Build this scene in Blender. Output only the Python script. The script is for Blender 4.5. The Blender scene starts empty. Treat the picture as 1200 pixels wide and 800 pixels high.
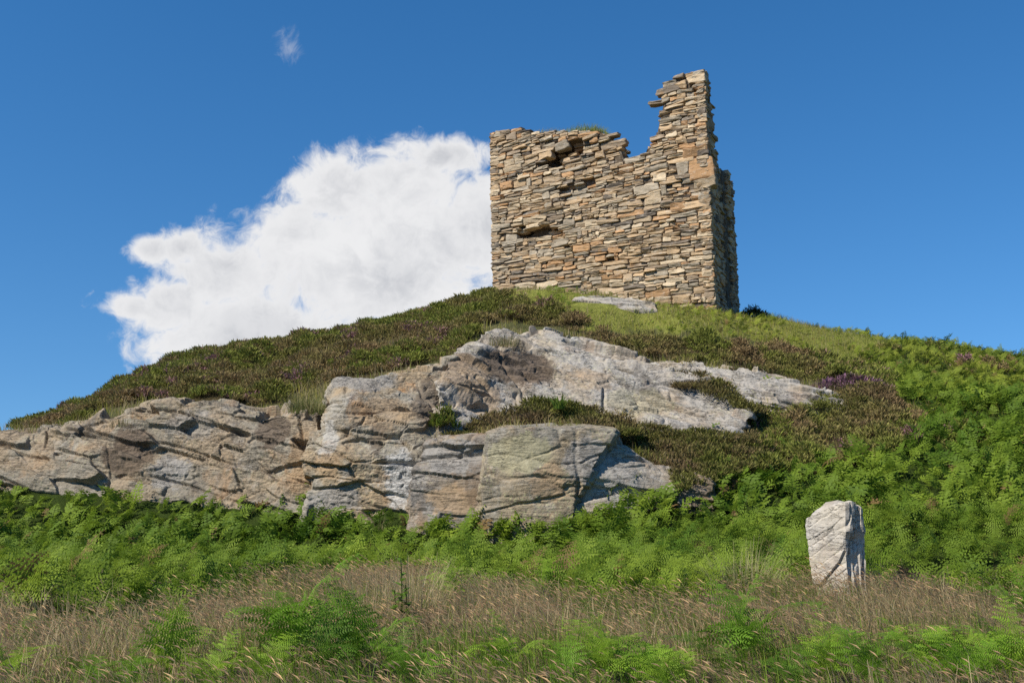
import bpy, math, random
import numpy as np
from mathutils import Vector
from mathutils.bvhtree import BVHTree

random.seed(7)
RNG = np.random.default_rng(11)
D2R = math.radians
scene = bpy.context.scene
COL = scene.collection

# ------------------------------------------------------------------ camera
FPX = 1167.0                       # focal length in the photograph's pixels (35 mm on 36 mm over 1200 px)
PITCH = D2R(7.61)
EYE = np.array([0.0, 0.0, 1.6])
CP, SP = math.cos(PITCH), math.sin(PITCH)


def ray(px, py):
    a = (np.asarray(px, float) - 600) / FPX
    b = -(np.asarray(py, float) - 400) / FPX
    return np.stack([a, CP - b * SP, SP + b * CP], -1)


def pt(px, py, Y):
    """world point seen at pixel (px, py) of the photograph, Y metres ahead of the camera"""
    d = ray(px, py)
    t = np.asarray(Y, float) / d[..., 1]
    return EYE + d * t[..., None]


def project(P):
    q = P - EYE
    dep = q[..., 1] * CP + q[..., 2] * SP
    up = -q[..., 1] * SP + q[..., 2] * CP
    dep = np.maximum(dep, 0.01)
    return 600 + FPX * q[..., 0] / dep, 400 - FPX * up / dep


cam_data = bpy.data.cameras.new("camera")
cam_data.lens = 35
cam_data.sensor_width = 36
cam_data.clip_end = 20000
cam_data.clip_start = 0.1
cam = bpy.data.objects.new("camera", cam_data)
COL.objects.link(cam)
cam.location = EYE
cam.rotation_euler = (math.pi / 2 + PITCH, 0, 0)
scene.camera = cam

# ------------------------------------------------------------------ noise
def _h(ix, iy, iz, seed):
    with np.errstate(over='ignore'):
        h = (ix.astype(np.int64) * 374761393 + iy.astype(np.int64) * 668265263 + iz.astype(np.int64) * 2147483647 + seed * 974711)
        h = (h ^ (h >> 13)) * 1274126177
        h = h & 0xffffffff
        h = (h ^ (h >> 16)) * 2246822519 & 0xffffffff
        h = h ^ (h >> 15)
    return (h & 0xffffff).astype(float) / 0xffffff


def vnoise(p, seed=0):
    i = np.floor(p)
    f = p - i
    f = f * f * f * (f * (f * 6 - 15) + 10)
    i = i.astype(np.int64)
    out = 0
    for dx in (0, 1):
        wx = f[..., 0] if dx else 1 - f[..., 0]
        for dy in (0, 1):
            wy = f[..., 1] if dy else 1 - f[..., 1]
            for dz in (0, 1):
                wz = f[..., 2] if dz else 1 - f[..., 2]
                out = out + wx * wy * wz * _h(i[..., 0] + dx, i[..., 1] + dy, i[..., 2] + dz, seed)
    return out * 2 - 1


def fbm(p, octv=4, seed=0, gain=0.5):
    a, s, o = 1.0, 0.0, 0.0
    for k in range(octv):
        o = o + a * vnoise(p * (2.03 ** k) + 17.3 * k, seed + k)
        s += a
        a *= gain
    return o / s


def voro(p, seed=0, jit=0.9, vec=False):
    """F1, F2 distance and a random value of the nearest cell"""
    i = np.floor(p).astype(np.int64)
    f = p - i
    f1 = np.full(p.shape[:-1], 9.0)
    f2 = np.full(p.shape[:-1], 9.0)
    idv = np.zeros(p.shape[:-1])
    off = np.zeros(p.shape)
    for dx in (-1, 0, 1):
        for dy in (-1, 0, 1):
            for dz in (-1, 0, 1):
                a, b, c = i[..., 0] + dx, i[..., 1] + dy, i[..., 2] + dz
                o = [0.5 + jit * (_h(a, b, c, seed + k) - 0.5) for k in (1, 2, 3)]
                d = np.sqrt((dx + o[0] - f[..., 0]) ** 2 + (dy + o[1] - f[..., 1]) ** 2 + (dz + o[2] - f[..., 2]) ** 2)
                near = d < f1
                f2 = np.where(near, f1, np.minimum(f2, d))
                idv = np.where(near, _h(a, b, c, seed + 9), idv)
                f1 = np.where(near, d, f1)
                if vec:
                    v = np.stack([f[..., 0] - dx - o[0], f[..., 1] - dy - o[1], f[..., 2] - dz - o[2]], -1)
                    off = np.where(near[..., None], v, off)
    return (f1, f2, idv, off) if vec else (f1, f2, idv)


def xy3(x, y, s=1.0, z=0.0):
    return np.stack([np.asarray(x) * s, np.asarray(y) * s, np.full(np.shape(x), z)], -1)


def in_poly(px, py, poly):
    inside = np.zeros(np.shape(px), bool)
    n = len(poly)
    for k in range(n):
        x1, y1 = poly[k]
        x2, y2 = poly[(k + 1) % n]
        c = ((y1 > py) != (y2 > py)) & (px < (x2 - x1) * (py - y1) / ((y2 - y1) + 1e-9) + x1)
        inside ^= c
    return inside


# ------------------------------------------------------------------ mesh helpers
def mesh_np(name, V, F, col=None, smooth=False):
    """V (n,3), F (m,4) or (m,3) -> mesh; col (n,3) goes in the point attribute 'col'"""
    me = bpy.data.meshes.new(name)
    V = np.ascontiguousarray(V, np.float32)
    F = np.ascontiguousarray(F, np.int32)
    m, k = F.shape
    me.vertices.add(len(V))
    me.vertices.foreach_set("co", V.ravel())
    me.loops.add(m * k)
    me.loops.foreach_set("vertex_index", F.ravel())
    me.polygons.add(m)
    me.polygons.foreach_set("loop_start", np.arange(0, m * k, k, dtype=np.int32))
    me.polygons.foreach_set("use_smooth", np.full(m, smooth))
    me.update(calc_edges=True)
    if col is not None:
        a = me.attributes.new("col", 'FLOAT_COLOR', 'POINT')
        c = np.ones((len(V), 4), np.float32)
        c[:, :3] = col
        a.data.foreach_set("color", c.ravel())
    return me


def link(name, me, mat, parent=None, label=None, cat=None, group=None, kind=None, loc=None):
    o = bpy.data.objects.new(name, me)
    COL.objects.link(o)
    if mat is not None and me is not None:
        if not me.materials:
            me.materials.append(mat)
    if parent is not None:
        o.parent = parent
    if loc is not None:
        o.location = loc
    for k, v in (("label", label), ("category", cat), ("group", group), ("kind", kind)):
        if v:
            o[k] = v
    return o


def grid_faces(nu, nv):
    i = np.arange(nu - 1)[:, None] * nv + np.arange(nv - 1)[None, :]
    return np.stack([i, i + nv, i + nv + 1, i + 1], -1).reshape(-1, 4)


def scatter(tv, tf, R, T, colr, tcol=None):
    """copies of a template (n,3),(m,4) by matrices R (N,3,3), T (N,3) -> V, F, C"""
    N, n = len(T), len(tv)
    V = np.einsum('nij,kj->nki', R, tv) + T[:, None, :]
    F = tf[None] + (np.arange(N) * n)[:, None, None]
    C = np.repeat(colr[:, None, :], n, 1)
    if tcol is not None:
        C = C * tcol[None]
    return V.reshape(-1, 3), F.reshape(-1, 4), C.reshape(-1, 3)


def join(parts):
    Vs, Fs, Cs, off = [], [], [], 0
    for V, F, C in parts:
        Vs.append(V); Fs.append(F + off); Cs.append(C); off += len(V)
    return np.concatenate(Vs), np.concatenate(Fs), np.concatenate(Cs)


def rotz_scale(yaw, sc, tilt=None, tdir=None):
    N = len(yaw)
    R = np.zeros((N, 3, 3))
    c, s = np.cos(yaw), np.sin(yaw)
    R[:, 0, 0] = c; R[:, 0, 1] = -s; R[:, 1, 0] = s; R[:, 1, 1] = c; R[:, 2, 2] = 1
    R *= np.asarray(sc)[:, None, None]
    if tilt is not None:
        ax = np.stack([-np.sin(tdir), np.cos(tdir), np.zeros(N)], -1)
        K = np.zeros((N, 3, 3))
        K[:, 0, 1] = -ax[:, 2]; K[:, 0, 2] = ax[:, 1]; K[:, 1, 0] = ax[:, 2]
        K[:, 1, 2] = -ax[:, 0]; K[:, 2, 0] = -ax[:, 1]; K[:, 2, 1] = ax[:, 0]
        Q = np.eye(3)[None] + np.sin(tilt)[:, None, None] * K + (1 - np.cos(tilt))[:, None, None] * (K @ K)
        R = Q @ R
    return R


# ------------------------------------------------------------------ materials
def new_mat(name):
    m = bpy.data.materials.new(name)
    m.use_nodes = True
    nt = m.node_tree
    nt.nodes.clear()
    out = nt.nodes.new("ShaderNodeOutputMaterial")
    return m, nt, out


class NB:
    """small node-graph builder"""
    def __init__(self, nt):
        self.nt = nt

    def n(self, typ, **kw):
        nd = self.nt.nodes.new(typ)
        for k, v in kw.items():
            setattr(nd, k, v)
        return nd

    def put(self, sock, v):
        if hasattr(v, "is_output") or isinstance(v, bpy.types.NodeSocket):
            self.nt.links.new(v, sock)
        else:
            sock.default_value = v

    def math(self, op, a, b=0.0, c=0.0, clamp=False):
        nd = self.n("ShaderNodeMath", operation=op, use_clamp=clamp)
        self.put(nd.inputs[0], a); self.put(nd.inputs[1], b); self.put(nd.inputs[2], c)
        return nd.outputs[0]

    def mix(self, f, a, b, blend='MIX'):
        nd = self.n("ShaderNodeMix", data_type='RGBA', blend_type=blend)
        self.put(nd.inputs[0], f); self.put(nd.inputs[6], a if not isinstance(a, tuple) else (*a, 1)[:4])
        self.put(nd.inputs[7], b if not isinstance(b, tuple) else (*b, 1)[:4])
        return nd.outputs[2]

    def noise(self, vec, scale, detail=4.0, rough=0.55, dist=0.0):
        nd = self.n("ShaderNodeTexNoise")
        self.put(nd.inputs["Vector"], vec)
        nd.inputs["Scale"].default_value = scale
        nd.inputs["Detail"].default_value = detail
        nd.inputs["Roughness"].default_value = rough
        nd.inputs["Distortion"].default_value = dist
        return nd.outputs[0]

    def ramp(self, f, stops):
        nd = self.n("ShaderNodeValToRGB")
        cr = nd.color_ramp
        while len(cr.elements) < len(stops):
            cr.elements.new(0.5)
        for e, (p, c) in zip(cr.elements, stops):
            e.position = p
            e.color = (*c, 1) if not isinstance(c, (int, float)) else (c, c, c, 1)
        self.put(nd.inputs[0], f)
        return nd.outputs[0]

    def step(self, f, lo, hi):
        nd = self.n("ShaderNodeMapRange", interpolation_type='SMOOTHSTEP')
        self.put(nd.inputs[0], f)
        nd.inputs[1].default_value = lo; nd.inputs[2].default_value = hi
        return nd.outputs[0]

    def mapping(self, vec, scale=(1, 1, 1), rot=(0, 0, 0)):
        nd = self.n("ShaderNodeMapping")
        self.put(nd.inputs[0], vec)
        nd.inputs["Scale"].default_value = scale
        nd.inputs["Rotation"].default_value = rot
        return nd.outputs[0]

    def bump(self, h, strength=0.5, dist=0.02, normal=None):
        nd = self.n("ShaderNodeBump")
        self.put(nd.inputs["Height"], h)
        nd.inputs["Strength"].default_value = strength
        nd.inputs["Distance"].default_value = dist
        if normal is not None:
            self.put(nd.inputs["Normal"], normal)
        return nd.outputs[0]


def leaf_mat(name, transl=0.35, rough=0.6, spec=0.25, noise_amt=0.35):
    m, nt, out = new_mat(name)
    b = NB(nt)
    at = b.n("ShaderNodeAttribute", attribute_name="col")
    geo = b.n("ShaderNodeNewGeometry")
    nz = b.noise(geo.outputs["Position"], 9.0, 3)
    k = b.math('MULTIPLY_ADD', nz, noise_amt * 2, 1 - noise_amt)
    cc = b.n("ShaderNodeVectorMath", operation='SCALE')
    b.put(cc.inputs[0], at.outputs["Color"]); b.put(cc.inputs["Scale"], k)
    pr = b.n("ShaderNodeBsdfPrincipled")
    b.put(pr.inputs["Base Color"], cc.outputs[0])
    pr.inputs["Roughness"].default_value = rough
    pr.inputs["Specular IOR Level"].default_value = spec
    if transl > 0:
        tr = b.n("ShaderNodeBsdfTranslucent")
        b.put(tr.inputs[0], cc.outputs[0])
        mx = b.n("ShaderNodeMixShader")
        mx.inputs[0].default_value = transl
        nt.links.new(pr.outputs[0], mx.inputs[1]); nt.links.new(tr.outputs[0], mx.inputs[2])
        nt.links.new(mx.outputs[0], out.inputs[0])
    else:
        nt.links.new(pr.outputs[0], out.inputs[0])
    return m


def rock_mat(name, tan, grey, rust=0.4, lichen=0.35, pale=0.35, dark=0.35, strata=(1.2, 1.2, 9.0), tilt=(0, 0.12, 0), linek=0.55, bumpk=1.0, patches=()):
    m, nt, out = new_mat(name)
    b = NB(nt)
    geo = b.n("ShaderNodeNewGeometry")
    P = geo.outputs["Position"]
    n1 = b.noise(P, 0.75, 5, 0.6, 0.3)
    c = b.mix(b.step(n1, 0.42, 0.60), grey, tan)
    n2 = b.noise(b.mapping(P, (1, 1, 0.45)), 1.15, 6, 0.6, 0.6)
    c = b.mix(b.math('MULTIPLY', b.step(n2, 0.55, 0.70), rust), c, (0.36, 0.20, 0.09))
    # dark weathered water stains, drawn out downwards
    n3 = b.noise(b.mapping(P, (1.3, 1.3, 0.35)), 0.9, 4, 0.55, 0.2)
    c = b.mix(b.math('MULTIPLY', b.step(n3, 0.58, 0.68), dark), c, (0.075, 0.062, 0.05))
    # pale lichen blotches
    n4 = b.noise(P, 1.9, 7, 0.68, 0.4)
    c = b.mix(b.math('MULTIPLY', b.step(n4, 0.55, 0.63), pale), c, (0.46, 0.43, 0.38))
    n5 = b.noise(P, 16, 5, 0.7)
    n5b = b.noise(P, 1.3, 3, 0.6)
    c = b.mix(b.math('MULTIPLY', b.math('MULTIPLY', b.step(n5, 0.54, 0.62), b.step(n5b, 0.45, 0.6)), lichen), c, (0.40, 0.38, 0.20))
    n5c = b.noise(P, 28, 5, 0.75)
    c = b.mix(b.math('MULTIPLY', b.step(n5c, 0.57, 0.66), 0.55), c, (0.11, 0.095, 0.08))
    # stains and scars that sit at one place on the rock
    wn = b.n("ShaderNodeTexNoise"); b.put(wn.inputs["Vector"], P)
    wn.inputs["Scale"].default_value = 1.9; wn.inputs["Detail"].default_value = 9.0; wn.inputs["Roughness"].default_value = 0.72
    for (qx, qy, qY, rx, rz, colp, k) in patches:
        q = pt(qx, qy, qY)
        df = b.n("ShaderNodeVectorMath", operation='SUBTRACT'); b.put(df.inputs[0], P); df.inputs[1].default_value = tuple(q)
        wa = b.n("ShaderNodeVectorMath", operation='MULTIPLY_ADD'); b.put(wa.inputs[0], wn.outputs["Color"])
        wa.inputs[1].default_value = (1.1, 1.1, 1.1); b.put(wa.inputs[2], df.outputs[0])
        sc_ = b.n("ShaderNodeVectorMath", operation='MULTIPLY_ADD'); b.put(sc_.inputs[0], wa.outputs[0])
        sc_.inputs[1].default_value = (1 / rx, .35, 1 / rz); sc_.inputs[2].default_value = (-.55 / rx, -.19, -.55 / rz)
        ln = b.n("ShaderNodeVectorMath", operation='LENGTH'); b.put(ln.inputs[0], sc_.outputs[0])
        c = b.mix(b.math('MULTIPLY', b.math('SUBTRACT', 1.0, b.step(ln.outputs["Value"], .74, 1.0)), k), c, colp)
    # thin bedding lines
    ps = b.mapping(P, strata, tilt)
    n6 = b.noise(ps, 2.6, 6, 0.65, 0.3)
    line = b.math('SUBTRACT', 1.0, b.step(b.math('ABSOLUTE', b.math('SUBTRACT', n6, 0.5)), 0.0, 0.022))
    brk = b.step(b.noise(P, 1.6, 3), 0.42, 0.6)
    line = b.math('MULTIPLY', line, brk)
    c = b.mix(b.math('MULTIPLY', line, linek), c, (0.06, 0.05, 0.04))
    n7 = b.noise(P, 6.0, 8, 0.72)
    g = b.math('MULTIPLY_ADD', n7, 0.8, 0.60)
    cc = b.n("ShaderNodeVectorMath", operation='SCALE')
    b.put(cc.inputs[0], c); b.put(cc.inputs["Scale"], g)
    h = b.math('ADD', b.math('MULTIPLY', n6, 1.0), b.math('MULTIPLY', n7, 0.7))
    h = b.math('SUBTRACT', h, b.math('MULTIPLY', line, 0.5))
    nrm = b.bump(h, 0.85, 0.045 * bumpk)
    n8 = b.noise(P, 30, 6, 0.7)
    nrm = b.bump(n8, 0.45, 0.012, nrm)
    pr = b.n("ShaderNodeBsdfPrincipled")
    b.put(pr.inputs["Base Color"], cc.outputs[0])
    pr.inputs["Roughness"].default_value = 0.9
    pr.inputs["Specular IOR Level"].default_value = 0.2
    nt.links.new(nrm, pr.inputs["Normal"])
    nt.links.new(pr.outputs[0], out.inputs[0])
    return m


def masonry_mat():
    m, nt, out = new_mat("dry_stone")
    b = NB(nt)
    at = b.n("ShaderNodeAttribute", attribute_name="col")
    geo = b.n("ShaderNodeNewGeometry")
    P = geo.outputs["Position"]
    n1 = b.noise(b.mapping(P, (1, 1, 2.5)), 4.5, 6, 0.65, 0.4)
    n2 = b.noise(P, 22, 5, 0.7)
    c = b.mix(b.math('MULTIPLY', b.step(n1, 0.52, 0.68), 0.45), at.outputs["Color"], (0.42, 0.38, 0.32))
    n3 = b.noise(P, 2.6, 5, 0.6)
    c = b.mix(b.math('MULTIPLY', b.step(n3, 0.60, 0.70), 0.5), c, (0.34, 0.19, 0.07))
    c = b.mix(b.math('MULTIPLY', b.step(n2, 0.56, 0.66), 0.5), c, (0.10, 0.085, 0.07))
    g = b.math('MULTIPLY_ADD', n1, 0.7, 0.65)
    cc = b.n("ShaderNodeVectorMath", operation='SCALE')
    b.put(cc.inputs[0], c); b.put(cc.inputs["Scale"], g)
    nrm = b.bump(b.math('ADD', n1, b.math('MULTIPLY', n2, 0.35)), 0.8, 0.05)
    pr = b.n("ShaderNodeBsdfPrincipled")
    b.put(pr.inputs["Base Color"], cc.outputs[0])
    pr.inputs["Roughness"].default_value = 0.92
    pr.inputs["Specular IOR Level"].default_value = 0.15
    nt.links.new(nrm, pr.inputs["Normal"])
    nt.links.new(pr.outputs[0], out.inputs[0])
    return m


def ground_mat():
    m, nt, out = new_mat("hill_soil")
    b = NB(nt)
    at = b.n("ShaderNodeAttribute", attribute_name="col")
    geo = b.n("ShaderNodeNewGeometry")
    P = geo.outputs["Position"]
    n1 = b.noise(P, 2.5, 6, 0.65)
    n2 = b.noise(P, 14, 5, 0.7)
    g = b.math('MULTIPLY_ADD', n1, 1.0, 0.5)
    cc = b.n("ShaderNodeVectorMath", operation='SCALE')
    b.put(cc.inputs[0], at.outputs["Color"]); b.put(cc.inputs["Scale"], g)
    nrm = b.bump(b.math('ADD', n1, n2), 1.0, 0.12)
    pr = b.n("ShaderNodeBsdfPrincipled")
    b.put(pr.inputs["Base Color"], cc.outputs[0])
    pr.inputs["Roughness"].default_value = 1.0
    pr.inputs["Specular IOR Level"].default_value = 0.05
    nt.links.new(nrm, pr.inputs["Normal"])
    nt.links.new(pr.outputs[0], out.inputs[0])
    return m


M_LEAF = leaf_mat("bracken_leaf", 0.42, 0.6, 0.15)
M_GRASS = leaf_mat("grass_blade", 0.45, 0.6, 0.25)
M_HEATH = leaf_mat("heather_sprig", 0.22, 0.8, 0.1)
M_STONE = masonry_mat()
M_GROUND = ground_mat()

# ------------------------------------------------------------------ terrain
# control points of the ground: (pixel x, pixel y of the visible surface, metres ahead, height of the plants on it)
CTL = [
    # bracken band in front of the crag
    (-150, 640, 17, .45), (100, 640, 17, .5), (300, 640, 17, .5), (600, 650, 17, .5), (800, 640, 17, .55),
    (1000, 628, 17.5, .6), (1200, 628, 17, .7), (1350, 628, 17, .7),
    (-150, 560, 26, .7), (0, 562, 25.5, .7), (100, 572, 25, .7), (200, 584, 24.4, .7), (300, 590, 24, .7), (360, 594, 23.6, .7),
    (440, 600, 22.6, .7), (500, 606, 22, .7), (590, 610, 21.4, .7), (680, 590, 21.8, .6), (785, 560, 22.8, .6),
    (900, 562, 22.2, .6), (1000, 548, 22.8, .6), (1080, 522, 25, .5), (1200, 480, 27, .5), (1200, 560, 22, .6), (1350, 470, 28, .5), (1350, 560, 22, .6),
    # just above the crag
    (-150, 520, 29, .2), (0, 503, 29.5, .2), (130, 482, 29, .2), (250, 470, 28.6, .2), (370, 478, 28.2, .2),
    (430, 440, 28.6, .3), (500, 428, 29.4, .3), (545, 410, 30, .3), (565, 388, 32, .1), (640, 390, 32.2, .3),
    (700, 408, 32, .3), (800, 424, 31.6, .3), (900, 440, 31, .3), (980, 455, 30.2, .3),
    # heather shelf and the heather slope on the right
    (560, 505, 25.0, .45), (640, 500, 25.0, .45), (720, 500, 25.0, .45), (640, 480, 26.0, .5), (735, 490, 26.2, .4),
    (760, 530, 25.0, .35), (850, 505, 26.8, .35), (900, 480, 28, .35), (880, 540, 24.2, .35), (960, 500, 27, .35), (1040, 500, 26.8, .35),
    (1000, 440, 31.0, .3), (1060, 440, 31.5, .3),
    # skyline
    (-200, 600, 29, .2), (-60, 535, 30.5, .2), (0, 504, 31.5, .25), (100, 466, 33, .3), (180, 427, 34, .35), (250, 402, 35, .3), (400, 386, 37, .3), (500, 360, 37.5, .3),
    (560, 345, 37.5, .25), (600, 337, 37, .2), (640, 336, 36.6, .15), (720, 345, 36.8, .1), (780, 356, 36.8, .15), (838, 361, 37.2, .1),
    (900, 364, 39.5, .2), (1000, 385, 41, .25), (1100, 401, 41.5, .3), (1200, 418, 42, .3), (1300, 440, 42, .3), (1420, 470, 42, .3),
    # middle of the upper slopes
    (450, 410, 32, .3), (300, 430, 31.5, .3), (160, 455, 31, .3), (760, 385, 34, .3), (900, 395, 35, .3), (1000, 415, 35, .3),
    (660, 366, 34.2, .1), (720, 366, 34.2, .1), (780, 368, 34.2, .1), (1120, 440, 34, .4), (1200, 450, 32, .4), (1350, 470, 33, .4), (640, 365, 34.5, .2),
]
cp = []
for (px, py, Y, h) in CTL:
    q = pt(px, py, Y)
    cp.append((q[0], q[1], q[2] - h))
for x in (-12, -8, -4, 0, 4, 8, 12):
    for y in (3, 7, 10.5, 13.5):
        cp.append((x, y, 0.04 * math.sin(x * 1.3 + y)))
for x in (-20, 20):
    for y in (3, 10):
        cp.append((x, y, 0.1))
# behind the skyline the hill drops away
for (px, Y, z) in ((-200, 38, -.5), (0, 38, 1.9), (120, 41, 3.0), (250, 43, 5.3), (420, 45, 6.6), (560, 46, 7.6), (700, 48, 7.4), (860, 48, 7.2), (1000, 50, 6.4),
                   (1150, 50, 5.6), (1300, 50, 4.6), (0, 52, -1), (250, 58, .5), (560, 60, 2), (860, 62, 2.2), (1150, 62, 1.5), (1350, 60, 0)):
    cp.append(((px - 600) / FPX * Y, Y, z))
# plateau under the tower
for (x, y) in ((1, 42), (4, 42), (8, 42), (8.5, 40), (7, 39.0), (3, 40), (0, 41)):
    cp.append((x, y, 7.75))
cp = np.array(cp)


def _phi(r):
    return np.sqrt(r * r + 0.6 ** 2)


_r = np.linalg.norm(cp[:, None, :2] - cp[None, :, :2], axis=-1)
_A = np.zeros((len(cp) + 1, len(cp) + 1))
_A[:-1, :-1] = -_phi(_r) + 0.12 * -np.eye(len(cp)) * -1
_A[:-1, -1] = 1; _A[-1, :-1] = 1
_w = np.linalg.solve(_A, np.append(cp[:, 2], 0))


def hill_raw(x, y):
    x = np.asarray(x, float); y = np.asarray(y, float)
    xc, yc = np.clip(x, -26, 28), np.clip(y, 1, 62)
    shp = xc.shape
    q = np.stack([xc.ravel(), yc.ravel()], -1)
    out = np.empty(len(q))
    for k in range(0, len(q), 20000):
        r = np.linalg.norm(q[k:k + 20000, None] - cp[None, :, :2], axis=-1)
        out[k:k + 20000] = -_phi(r) @ _w[:-1] + _w[-1]
    out = out.reshape(shp)
    d = np.hypot(x - xc, y - yc)
    out = out * np.exp(-(d / 22) ** 1.3)
    out = out + 0.10 * fbm(xy3(x, y, 0.7), 3, 5) + 0.05 * fbm(xy3(x, y, 2.2), 3, 6)
    return out


def _axis(lo, hi, step, far):
    a = list(np.arange(lo, hi + 1e-6, step))
    s, p = step, a[-1]
    while p < far:
        s *= 1.22; p += s; a.append(p)
    s, p = step, a[0]
    pre = []
    while p > -far:
        s *= 1.22; p -= s; pre.append(p)
    return np.array(pre[::-1] + a)


AX = _axis(-28, 30, 0.18, 4000)
AY = _axis(1, 64, 0.18, 4000)
GX, GY = np.meshgrid(AX, AY, indexing='ij')
GZ = hill_raw(GX, GY)


def gz(x, y):
    i = np.clip(np.searchsorted(AX, x) - 1, 0, len(AX) - 2)
    j = np.clip(np.searchsorted(AY, y) - 1, 0, len(AY) - 2)
    fx = (x - AX[i]) / (AX[i + 1] - AX[i]); fy = (y - AY[j]) / (AY[j + 1] - AY[j])
    return (GZ[i, j] * (1 - fx) * (1 - fy) + GZ[i + 1, j] * fx * (1 - fy) + GZ[i, j + 1] * (1 - fx) * fy + GZ[i + 1, j + 1] * fx * fy)


# ------------------------------------------------------------------ plant zones on the ground
Z_BRACK = [(-400, 540), (-150, 530), (0, 530), (100, 540), (200, 550), (300, 555), (360, 560), (440, 565), (500, 575), (590, 580), (640, 580), (680, 575), (740, 565), (790, 560),
           (850, 566), (930, 556), (1000, 542), (1060, 528), (1085, 500), (1050, 470), (1040, 445), (1010, 420), (1040, 405), (1100, 400), (1250, 410), (1500, 430), (1500, 735),
           (1250, 728), (1120, 718), (1010, 700), (950, 704), (905, 704), (860, 720), (800, 732), (740, 728), (650, 722), (560, 705), (500, 695),
           (430, 690), (330, 697), (240, 725), (170, 748), (90, 742), (0, 735), (-400, 745)]
Z_HEATH = [
    [(-300, 640), (-100, 560), (-30, 505), (60, 470), (200, 405), (330, 370), (520, 340), (585, 345), (600, 358), (690, 372), (700, 385), (580, 376), (545, 395), (552, 410), (500, 425), (440, 440), (395, 448), (365, 470), (300, 478), (180, 472), (125, 480), (60, 506), (0, 512), (-100, 530)],
    [(640, 386), (700, 390), (760, 395), (900, 406), (945, 420), (1000, 425), (1010, 440), (940, 446), (860, 432), (760, 424), (700, 405), (640, 392)],
    [(525, 512), (545, 490), (620, 464), (650, 466), (740, 482), (748, 503), (720, 506), (700, 503), (560, 510)],
    [(716, 515), (760, 500), (850, 508), (890, 475), (800, 452), (790, 440), (820, 436), (900, 462), (990, 455), (1040, 440), (1050, 470), (1085, 500), (1060, 530), (1000, 545), (930, 562), (850, 566), (800, 558), (785, 545), (740, 535)],
]
Z_YELL = [(520, 335), (600, 325), (700, 335), (840, 352), (900, 356), (1000, 375), (1040, 390), (1040, 415), (1005, 430), (945, 415), (880, 396), (770, 388), (690, 388), (640, 370), (590, 362), (540, 355)]
Z_SHADE = [[(1025, 676), (1060, 664), (1110, 668), (1160, 660), (1210, 668), (1260, 680), (1215, 700), (1120, 706), (1040, 702)], [(800, 700), (850, 694), (900, 696), (880, 708), (820, 712)]]  # plantless dark ground, painted as the shade under the overhanging bracken
Z_TUFT = [[(325, 485), (335, 462), (390, 445), (400, 455), (375, 480)], [(550, 415), (560, 392), (580, 380), (585, 392), (565, 405)]]
Z_GRASS = [(-600, 2000), (-600, 728), (0, 728), (90, 738), (170, 742), (240, 718), (330, 690), (430, 682), (500, 687), (560, 700), (650, 715), (740, 724), (800, 726), (860, 712), (905, 698), (1010, 695), (1120, 712), (1250, 722), (1800, 735), (1800, 2000)]
HEADS = []
ROCK_PX = []      # filled by the outcrops


def zones(x, y, z, jit=9.0):
    px, py = project(np.stack([x, y, z], -1))
    n = xy3(x, y, 1.1)
    px = px + jit * fbm(n, 3, 31) * 1.6
    py = py + jit * fbm(n, 3, 32)
    zone = np.zeros(np.shape(x), int)          # 0 rough short grass
    zone[in_poly(px, py, Z_YELL)] = 3
    zone[in_poly(px, py, Z_BRACK)] = 1
    for p in Z_HEATH:
        zone[in_poly(px, py, p)] = 2
    for p in Z_TUFT:
        zone[in_poly(px, py, p)] = 5
    zone[in_poly(px, py, Z_GRASS) | (y < 9.5)] = 4
    for p in Z_SHADE:
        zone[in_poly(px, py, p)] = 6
    return zone


ZCOL = np.array([(0.10, 0.10, 0.04), (0.04, 0.06, 0.012), (0.07, 0.055, 0.025), (0.22, 0.23, 0.05), (0.19, 0.15, 0.075), (0.15, 0.14, 0.06), (0.045, 0.034, 0.022)])  # last entry: bracken's shade painted into the ground colour
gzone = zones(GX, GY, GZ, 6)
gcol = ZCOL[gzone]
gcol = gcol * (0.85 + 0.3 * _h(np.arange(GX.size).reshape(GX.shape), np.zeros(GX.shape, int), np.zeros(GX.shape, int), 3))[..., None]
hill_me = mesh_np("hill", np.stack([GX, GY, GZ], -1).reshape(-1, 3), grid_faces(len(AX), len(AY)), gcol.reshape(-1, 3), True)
hill = link("hill", hill_me, M_GROUND, label="grassy hill rising from the meadow to the ruined tower", cat="hill", kind="structure")

# ------------------------------------------------------------------ rock outcrops
BROWN, RUST, WHITE, GREYP, LICH = (0.115, 0.082, 0.055), (0.32, 0.22, 0.125), (0.45, 0.43, 0.39), (0.265, 0.245, 0.215), (0.32, 0.285, 0.165)
M_ROCK_TAN = rock_mat("crag_rock", (0.30, 0.23, 0.15), (0.25, 0.215, 0.16), 0.5, 0.4, 0.22, .6,
                      patches=[(152, 530, 26.1, .8, .8, BROWN, .85), (320, 505, 25.6, .55, .5, BROWN, .8), (200, 555, 25.8, .6, .5, GREYP, .8), (225, 500, 26.3, .9, .4, GREYP, .6), (352, 540, 25.1, .35, 1.0, RUST, .8), (40, 545, 26.6, .9, .3, RUST, .4)])
M_ROCK_BUT = rock_mat("buttress_rock", (0.325, 0.24, 0.145), (0.285, 0.25, 0.19), 0.8, 0.4, 0.3, 0.4,
                      patches=[(470, 560, 23.6, .5, .75, WHITE, .85), (425, 445, 25.3, 1.0, .35, GREYP, .8), (385, 515, 24.3, .25, .6, WHITE, .5), (385, 545, 24.0, .4, .35, RUST, .8), (450, 485, 24.6, .9, .5, RUST, .65), (500, 470, 24.9, .4, .8, BROWN, .7), (440, 515, 24.0, .2, .5, BROWN, .6), (390, 585, 23.9, .8, .35, GREYP, .8)])
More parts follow.
